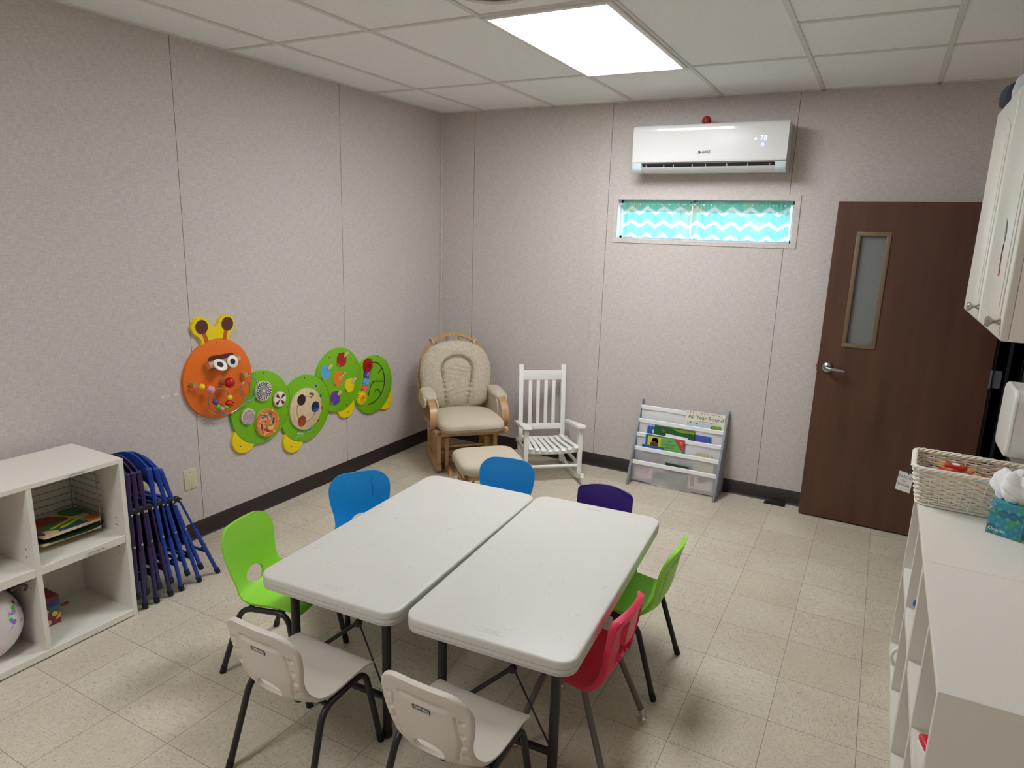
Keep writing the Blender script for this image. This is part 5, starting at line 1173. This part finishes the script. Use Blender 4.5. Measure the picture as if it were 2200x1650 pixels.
# jack-in-the-box
jb = thing('jack_in_the_box', 'striped multicolour jack in the box toy in the lower right bay', 'toy', (.235, -3.415, .037))
b = B(); b.b2((.17, -3.46, .037), (.285, -3.352, .168), .002); bx = obj('tin_box', b, M('box_maroon', rgb(136, 30, 56), .4), jb, world=True)
for z0, z1, c in ((.122, .152, (40, 56, 116)), (.095, .122, (26, 116, 96)), (.152, .169, (120, 30, 38))):
    b = B(); b.b2((.1695, -3.4605, z0), (.2855, -3.3515, z1)); obj('box_band', b, M('band_%d' % c[0], rgb(*c), .4), bx, world=True)
for y, z, rr in ((-3.376, .088, .012), (-3.410, .108, .011), (-3.405, .055, .012)):
    b = B(); b.prism(circ((y, z), rr + .006, 20), (.2855, 0, 0), Y, Z, X, .0004); obj('dot_ring', b, M('ring_brown', rgb(120, 50, 40), .4), bx, world=True); b = B(); b.prism(circ((y, z), rr, 20), (.2859, 0, 0), Y, Z, X, .0004); obj('dot_print', b, M('cream_dot', rgb(222, 190, 150), .4), bx, world=True)
b = B(); b.prism([(-3.378, .056), (-3.353, .062), (-3.353, .090), (-3.365, .078)], (.2855, 0, 0), Y, Z, X, .0006); obj('yellow_print', b, M('amber_print', rgb(228, 172, 56), .4), bx, world=True)
b = B(); b.tube([(.235, -3.352, .088), (.235, -3.335, .088), (.252, -3.334, .094), (.252, -3.312, .094)], [.004, .004, .004, .006], 8); b.tube([(.252, -3.325, .094), (.252, -3.30, .094)], .0075, 10); obj('crank', b, M('crank_wood', rgb(140, 74, 40), .4), jb, world=True); jb.location.y -= .024
# rolled quilt with printed flowers in the lower left bay
qb = thing('rolled_floral_quilt', 'pale lilac rolled quilt with a small flower print in the lower left bay', 'quilt', (.255, -3.690, .037))
qm = bpy.data.materials.new('floral_quilt'); qm.use_nodes = True; t = NT(qm); p = t.pos(True); x, y, z = t.sep(p)
vn = t.t.nodes.new('ShaderNodeTexVoronoi'); vn.inputs['Scale'].default_value = 42.0; t.t.links.new(p, vn.inputs['Vector'])
wht = t.rng(t.noise(p, 9.0, 2.0), .4, .6); base = t.mix(wht, rgb(226, 218, 218), rgb(214, 200, 208))
hsv = t.t.nodes.new('ShaderNodeHueSaturation'); t.t.links.new(vn.outputs['Color'], hsv.inputs['Color']); hsv.inputs['Saturation'].default_value = 1.1; hsv.inputs['Value'].default_value = .8
band = t.m('MULTIPLY', t.m('GREATER_THAN', y, .06), t.m('LESS_THAN', t.m('ABSOLUTE', t.m('SUBTRACT', z, .155)), .105))
flw = t.m('MULTIPLY', t.m('LESS_THAN', vn.outputs['Distance'], .46), t.m('MULTIPLY', band, t.m('GREATER_THAN', t.noise(p, 14.0, 1.0), .42)))
t.base(t.mix(flw, base, hsv.outputs[0])); t.b.inputs['Roughness'].default_value = .9; t.bump(t.noise(p, 16.0, 3.0), .6, .01)
def quilt(u, v):
    a = 2 * PI * u; f = math.sin(PI * min(max(v, .0), 1)) ** .42; rx = .150 * f * (1 + .03 * math.sin(3 * a + 4 * v)); rz_ = .155 * f * (1 + .04 * math.sin(2 * a + 5 * v))
    return (.265 + .155 * math.cos(PI * v) * -1 , -3.690 + rx * math.cos(a), .040 + .155 + rz_ * math.sin(a))
b = B(); b.grid(quilt, 56, 36, True)
for v in b.bm.verts:
    v.co.z = max(v.co.z, .0395 + .002 * math.sin(40 * v.co.x))
bmesh.ops.recalc_face_normals(b.bm, faces=b.bm.faces); ql = obj('quilt_roll', b, qm, qb, world=True, angle=80)
b = B(); b.tube(spline([(.40, -3.60, .330), (.415, -3.575, .345), (.42, -3.555, .335), (.415, -3.560, .315)], 6), .006, 8); obj('carry_strap', b, M('strap_brown', rgb(96, 70, 64), .7), ql, world=True)

RX = 3.542 + UD / 2
R1 = cubby('white two bay cubby shelf by the right wall, nearer the camera', (RX, -3.108 + UW / 2, 0), -PI / 2)
R2 = cubby('white two bay cubby shelf by the right wall, holding the wicker basket', (RX, -2.338 + UW / 2 , 0), -PI / 2)
def small(name, label, cat, loc): return thing(name, label, cat, loc)
sb = thing('blue_ball', 'small glossy blue ball on the shelf of the farther right cubby', 'ball', (3.588, -1.962, .405)); b = B(); b.ball((0, 0, .022), .022, 20); obj('ball', b, M('glossy_blue', rgb(36, 104, 176), .12), sb)
pj_ = thing('white_jug', 'white plastic jug on the bottom of the farther right cubby', 'jug', (3.607, -1.880, .037))
b = B(); b.lathe([(.050, 0), (.058, .006), (.060, .10), (.055, .13), (.034, .155), (.024, .165), (.024, .185), (.026, .186), (.026, .192), (.0, .192)], 28, cap=False); jg = obj('jug_body', b, WHITE_GL, pj_)
b = B(); b.tube(spline([(-.030, -.02, .155), (-.062, -.03, .150), (-.078, -.035, .115), (-.062, -.028, .075)], 6), .008, 10); obj('jug_handle', b, WHITE_GL, jg)
tp = thing('toy_pack', 'small white and red toy pack in the nearer right cubby', 'toy', (3.575, -2.93, .405))
b = B(); b.box((0, 0, .045), (.05, .075, .09), Euler((0, 0, .25)), .012, 3); bo = obj('pack_body', b, WHITE_GL, tp)
b = B(); b.box((0, 0, .091), (.046, .070, .022), Euler((0, 0, .25)), .008, 3); obj('pack_lid', b, M('toy_red', rgb(214, 40, 52), .35), tp)
b = B(); b.box((-.012, .038, .045), (.026, .003, .05), Euler((0, 0, .25))); obj('blue_print', b, M('toy_navy', rgb(40, 48, 110), .4), bo)

# ================================================================ WICKER BASKET AND WHAT IT HOLDS
WICK = M('white_wicker', rgb(238, 232, 218), .55, var=.05, vscale=60)
wk = thing('wicker_basket', 'white wicker basket with a paper tag on the far end of the right cubbies', 'basket', (3.712, -1.655, UH)); wk.rotation_euler = (0, 0, math.radians(-3)); WM[wk.name] = Matrix.Translation((3.712, -1.655, UH)) @ Matrix.Rotation(math.radians(-3), 4, 'Z')
def bk_pt(f, z, off=0.0):
    """point round the basket outline at height z; f in 0..1"""
    s = z / .155; a, c, rr = .172 + .028 * s, .122 + .026 * s, .035
    P = rrect(2 * (a + off), 2 * (c + off), rr + off, 5); L = [0.0]
    for i in range(len(P)): L.append(L[-1] + math.dist(P[i], P[(i + 1) % len(P)]))
    d = (f % 1.0) * L[-1]; i = 0
    while L[i + 1] < d: i += 1
    q = (d - L[i]) / max(1e-9, L[i + 1] - L[i]); p0, p1 = P[i], P[(i + 1) % len(P)]; return (p0[0] + (p1[0] - p0[0]) * q, p0[1] + (p1[1] - p0[1]) * q, z + .004)
NSK = 34; b = B()
for k in range(NSK):
    b.tube([bk_pt(k / NSK, z) for z in (0, .05, .10, .152)], .0030, 6)
for k in range(15):
    z = .015 + .0093 * k; pts = []
    for q in range(NSK * 4):
        f = q / (NSK * 4); pts.append(bk_pt(f, z + .0012 * math.sin(f * 40 + k), .0045 * math.cos(PI * f * NSK + PI * k)))
    b.tube(pts, .0041, 5, True)
obj('woven_wall', b, WICK, wk)
for ph in (0, 1, 2):
    b = B(); pts = []
    for q in range(150):
        f = q / 150; a = 2 * PI * f * 18 + ph * 2 * PI / 3; p = bk_pt(f, .153 + .006 * math.sin(a), .006 * math.cos(a)); pts.append(p)
    b.tube(pts, .0055, 7, True); obj('braided_rim', b, WICK, wk)
b = B(); b.tube([bk_pt(q / 60, .002, .003) for q in range(60)], .0045, 7, True); obj('base_ring', b, WICK, wk)
b = B(); b.prism(rrect(.335, .235, .03, 5), (0, 0, .006), (1, 0, 0), (0, 1, 0), (0, 0, 1), .006); obj('basket_base', b, WICK, wk)
tg_ = B(); tg_.tube([(-.200, -.03, .160), (-.212, -.045, .135), (-.220, -.06, .106)], .0016, 6); tg_.tube([(-.200, -.03, .160), (-.206, -.062, .13), (-.212, -.085, .104)], .0016, 6); tg_.ball((-.200, -.03, .160), .005, 8); tgo = obj('tag_string', tg_, M('navy_string', rgb(26, 28, 60), .8), wk)
tmx = Matrix.Translation((-.222, -.075, .072)) @ Matrix.Rotation(math.radians(-72), 4, 'Z') @ Matrix.Rotation(PI / 2, 4, 'X') @ Matrix.Rotation(math.radians(-6), 4, 'Z')
tmx = Matrix.Translation((-.222, -.075, .068)) @ Matrix.Rotation(math.radians(-14), 4, 'Z') @ Matrix.Rotation(PI / 2, 4, 'X') @ Matrix.Rotation(math.radians(-5), 4, 'Z')
b = B(); b.box((0, 0, 0), (.056, .082, .0006)); b.bm.transform(tmx); pt_ = obj('paper_tag', b, INK_WHITE, wk, smooth=False)
b = B(); b.text('SNACKS\nfor\nSunday', .017, tmx @ Matrix.Translation((.0, .004, .0005)), .0001); obj('tag_writing', b, M('pen_grey', rgb(90, 92, 110), .7), pt_, smooth=False)
FOIL = M('tan_wrapper', rgb(206, 150, 84), .3); REDW = M('red_wrapper', rgb(196, 60, 36), .3)
for k, (x, y, z, a, lab) in enumerate(((3.665, -1.60, .899, -.10, 'red and tan wrapped snack bar on top of the pile in the basket'), (3.64, -1.63, .884, .35, 'wrapped snack bar turned sideways under the top one'), (3.735, -1.655, .884, -.3, 'wrapped snack bar lowest in the basket, towards the tissue box'))):
    sn = thing('snack_bar', lab, 'snack', (x, y, z), a, 'wrapped snack bars in the basket'); b = B(); b.super((0, 0, 0), (.085, .034, .020), 6.0, 24, 10); wb = obj('wrapper', b, REDW, sn)
    for s in (-1, 1):
        b = B(); pts = [(s * .040, -.014), (s * .066, -.019)] + [(s * (.070 if q % 2 else .066), -.019 + .0095 * q * .5) for q in range(9)] + [(s * .066, .019), (s * .040, .014)]
        b.prism(pts if s > 0 else pts[::-1], (0, 0, -.001), (1, 0, 0), (0, 1, 0), (0, 0, 1), .002); obj('crimped_end', b, FOIL, sn)
    b = B(); b.super((.0, 0, .003), (.035, .030, .0165), 5.0, 20, 8); obj('wrapper_label', b, INK_WHITE if k == 0 else FOIL, wb)
b = B(); fill = thing('snack_pouch', 'folded tan snack pouches filling the bottom of the basket', 'snack', (3.71, -1.655, UH + .012)); b.super((0, 0, .052), (.30, .20, .104), 4.0, 30, 12); obj('pouch', b, FOIL, fill)
# tissue box
tb = thing('tissue_box', 'cube tissue box with teal and green circle pattern and white tissue', 'tissue box', (3.826, -1.912, UH), math.radians(-25)); 
tm = bpy.data.materials.new('teal_circle_print'); tm.use_nodes = True; t = NT(tm); p = t.pos(True); x, y, z = t.sep(p)
u = t.m('ADD', x, y); 
def cells(off):
    cu_ = t.m('DIVIDE', t.m('ADD', u, 5.0 + off), .030); cv2 = t.m('DIVIDE', t.m('ADD', z, 5.0 + off), .030)
    d = t.m('SQRT', t.m('ADD', t.m('POWER', t.m('SUBTRACT', t.m('FRACT', cu_), .5), 2.0), t.m('POWER', t.m('SUBTRACT', t.m('FRACT', cv2), .5), 2.0)))
    r = t.n('ShaderNodeTexWhiteNoise', t.com(t.m('FLOOR', cu_), t.m('FLOOR', cv2), off), noise_dimensions='3D'); return d, r
d1, r1 = cells(0.0); d2, r2 = cells(.015)
def pal(r):
    c = t.mix(t.m('GREATER_THAN', r, .30), rgb(36, 130, 168), rgb(24, 120, 110)); c = t.mix(t.m('GREATER_THAN', r, .55), c, rgb(58, 150, 96)); return t.mix(t.m('GREATER_THAN', r, .80), c, rgb(20, 78, 120))
c = t.mix(t.m('GREATER_THAN', r2, .88), rgb(96, 190, 186), rgb(240, 236, 232)); c = t.mix(t.m('LESS_THAN', d2, .52), c, t.mix(.45, c, pal(r2))); c = t.mix(t.m('LESS_THAN', d1, .52), c, t.mix(.75, c, pal(r1)))
t.base(c); t.b.inputs['Roughness'].default_value = .35
b = B(); b.b2((-.056, -.056, 0), (.056, .056, .125), .002); bxo = obj('carton', b, tm, tb)
b = B(); b.prism(circ((0, 0), .030, 30, ry=.026), (0, 0, .1252), (1, 0, 0), (0, 1, 0), (0, 0, 1), .0006); obj('opening', b, M('clear_film', rgb(190, 196, 200), .3), bxo)
b = B(); b.text('Kleenex', .017, frame((-.022, -.0564, .020), (1, 0, 0), (0, 0, 1)), .0002); obj('brand_lettering', b, INK_WHITE, bxo, smooth=False)
rn = random.Random(11); folds = [(rn.uniform(0, 6.28), rn.randint(2, 5), rn.uniform(.10, .30)) for _ in range(6)]
def tis2(u, v):
    a = 2 * PI * u; w_ = sum(m * math.sin(n * a + p0 + 2.6 * v) for p0, n, m in folds); r = (.018 + .046 * math.sin(PI * (.10 + .72 * v))) * (1 + .40 * w_)
    cr = .006 * math.sin(7 * a + 11 * v) * math.sin(9 * v + 2 * a)
    return (r * math.cos(a) * 1.10 + .004 * v + cr, r * math.sin(a) * .85 + cr,   .1262 + .105 * v + .020 * w_ * v + cr)
b = B(); b.grid(tis2, 96, 30, True); top_ = [v for v in b.bm.verts if v.is_boundary and v.co.z > .17]
cx_ = b.bm.verts.new((.004, 0, .218)); b.bm.verts.index_update()
for e in [e for e in b.bm.edges if e.is_boundary and all(v.co.z > .17 for v in e.verts)]: b.bm.faces.new((e.verts[0], e.verts[1], cx_))
bmesh.ops.recalc_face_normals(b.bm, faces=b.bm.faces); obj('tissue', b, M('white_tissue', rgb(244, 243, 244), .9), tb, angle=35)

# ================================================================ PAPER TOWEL DISPENSER, WALL CABINET
pd = thing('paper_towel_dispenser', 'white plastic paper towel dispenser on the right wall beside the doorway', 'dispenser', (XR, -1.62, 1.03))
b = B(); b.prism(rrect(.262, .262, .045, 8, (-1.662, 1.142)), (3.80, 0, 0), (0, 1, 0), (0, 0, 1), (-1, 0, 0), .014, .012, 4); b.prism(rrect(.262, .262, .045, 8, (-1.662, 1.142)), (3.93, 0, 0), (0, 1, 0), (0, 0, 1), (-1, 0, 0), .131, 0); obj('dispenser_cover', b, M('dispenser_white', rgb(226, 224, 218), .3), pd, world=True)
b = B(); b.b2((3.83, -1.5315, 1.10), (3.85, -1.5295, 1.21)); obj('level_window', b, M('smoke_window', rgb(50, 50, 56), .2), pd, world=True)
b = B(); b.b2((3.82, -1.747, .989), (3.92, -1.577, 1.012), .004); obj('towel_slot', b, M('dispenser_grey', rgb(170, 168, 162), .5), pd, world=True)
CAB = M('cabinet_white', rgb(228, 224, 214), .32); CABS = M('cabinet_side_white', rgb(242, 235, 226), .4)
CY0, CY1, CZ0, CZ1, CXF = -2.555, -1.500, 1.538, 2.292, 3.625
cb = thing('wall_cabinet', 'white two door wall cabinet with round metal knobs high on the right wall', 'cabinet', (XR, (CY0 + CY1) / 2, CZ0))
b = B(); b.b2((CXF, CY0, CZ0), (XR, CY1, CZ1), .002); obj('cabinet_box', b, CABS, cb, world=True)
KN = M('brushed_nickel', rgb(176, 170, 158), .25, 1.0); ym = (CY0 + CY1) / 2
for (a, c, ky) in ((ym + .0015, CY1, ym + .046), (CY0, ym - .0015, CY0 + .046)):
    b = B(); w_, h_ = c - a, CZ1 - CZ0; o_ = (CXF - .001, (a + c) / 2, (CZ0 + CZ1) / 2)
    b.prism(rrect(w_, h_, .004, 2), o_, (0, 1, 0), (0, 0, 1), (-1, 0, 0), .019, .006, 3)
    # raised panel moulding with arched head
    for off, th in ((.055, .0035), (.085, .006)):
        pw, ph = w_ / 2 - off, h_ / 2 - off; pts = [(-pw, -ph), (pw, -ph), (pw, ph - .05)] + [(pw - 2 * pw * q / 16, ph - .05 + .05 * math.sin(PI * q / 16)) for q in range(1, 16)] + [(-pw, ph - .05)]
        b.prism(pts, (CXF - .020, o_[1], o_[2]), (0, 1, 0), (0, 0, 1), (-1, 0, 0), th, .003)
    do = obj('cabinet_door', b, CAB, cb, world=True)
    m = frame((CXF - .020, ky, CZ0 + .048), (0, 1, 0), (0, 0, 1), (-1, 0, 0)); b = B(); b.lathe([(.009, 0), (.008, .004), (.0052, .010), (.0060, .018), (.0145, .026), (.0155, .031), (.012, .036), (.0, .0375)], 22, m, cap=False); bmesh.ops.recalc_face_normals(b.bm, faces=b.bm.faces); obj('knob', b, KN, do, world=True)
# worn rose decal on the nearer door
xd = CXF - .0274; b = B(); b.prism([(-2.36, 1.800), (-2.335, 1.835), (-2.33, 1.875), (-2.352, 1.858), (-2.368, 1.83)], (xd, 0, 0), (0, 1, 0), (0, 0, 1), (-1, 0, 0), .0006); dc = obj('worn_decal', b, M('decal_grey', rgb(168, 158, 146), .6), do, world=True)
b = B(); b.tube([(xd, -2.357, 1.80), (xd, -2.352, 1.77), (xd, -2.36, 1.735)], .0018, 5); obj('decal_stem', b, M('decal_stem', rgb(130, 110, 110), .6), dc, world=True)
b = B(); b.prism(circ((-2.362, 1.722), .009, 12, ry=.015), (xd, 0, 0), (0, 1, 0), (0, 0, 1), (-1, 0, 0), .0008); obj('decal_rose', b, M('decal_pink', rgb(200, 110, 124), .6), dc, world=True)
# bundle lying on top of the cabinet
bn = thing('dark_cloth_bundle', 'dark blue and white cloth bundle on top of the wall cabinet', 'bundle', (3.715, -1.665, CZ1))
rb_ = random.Random(4)
for k in range(3):
    b = B(); b.super((.0 + .02 * k, .16 - .16 * k, .055), (.22, .20, .11 + .02 * k), 3.0, 28, 14)
    for v in b.bm.verts: v.co += Vector((.006 * math.sin(60 * v.co.y + k), .006 * math.sin(50 * v.co.z), .006 * math.sin(55 * v.co.x + k)))
    obj('cloth_fold', b, (M('bundle_navy', rgb(44, 48, 66), .8), M('bundle_white', rgb(196, 200, 206), .8), M('bundle_slate', rgb(70, 74, 92), .8))[k], bn)
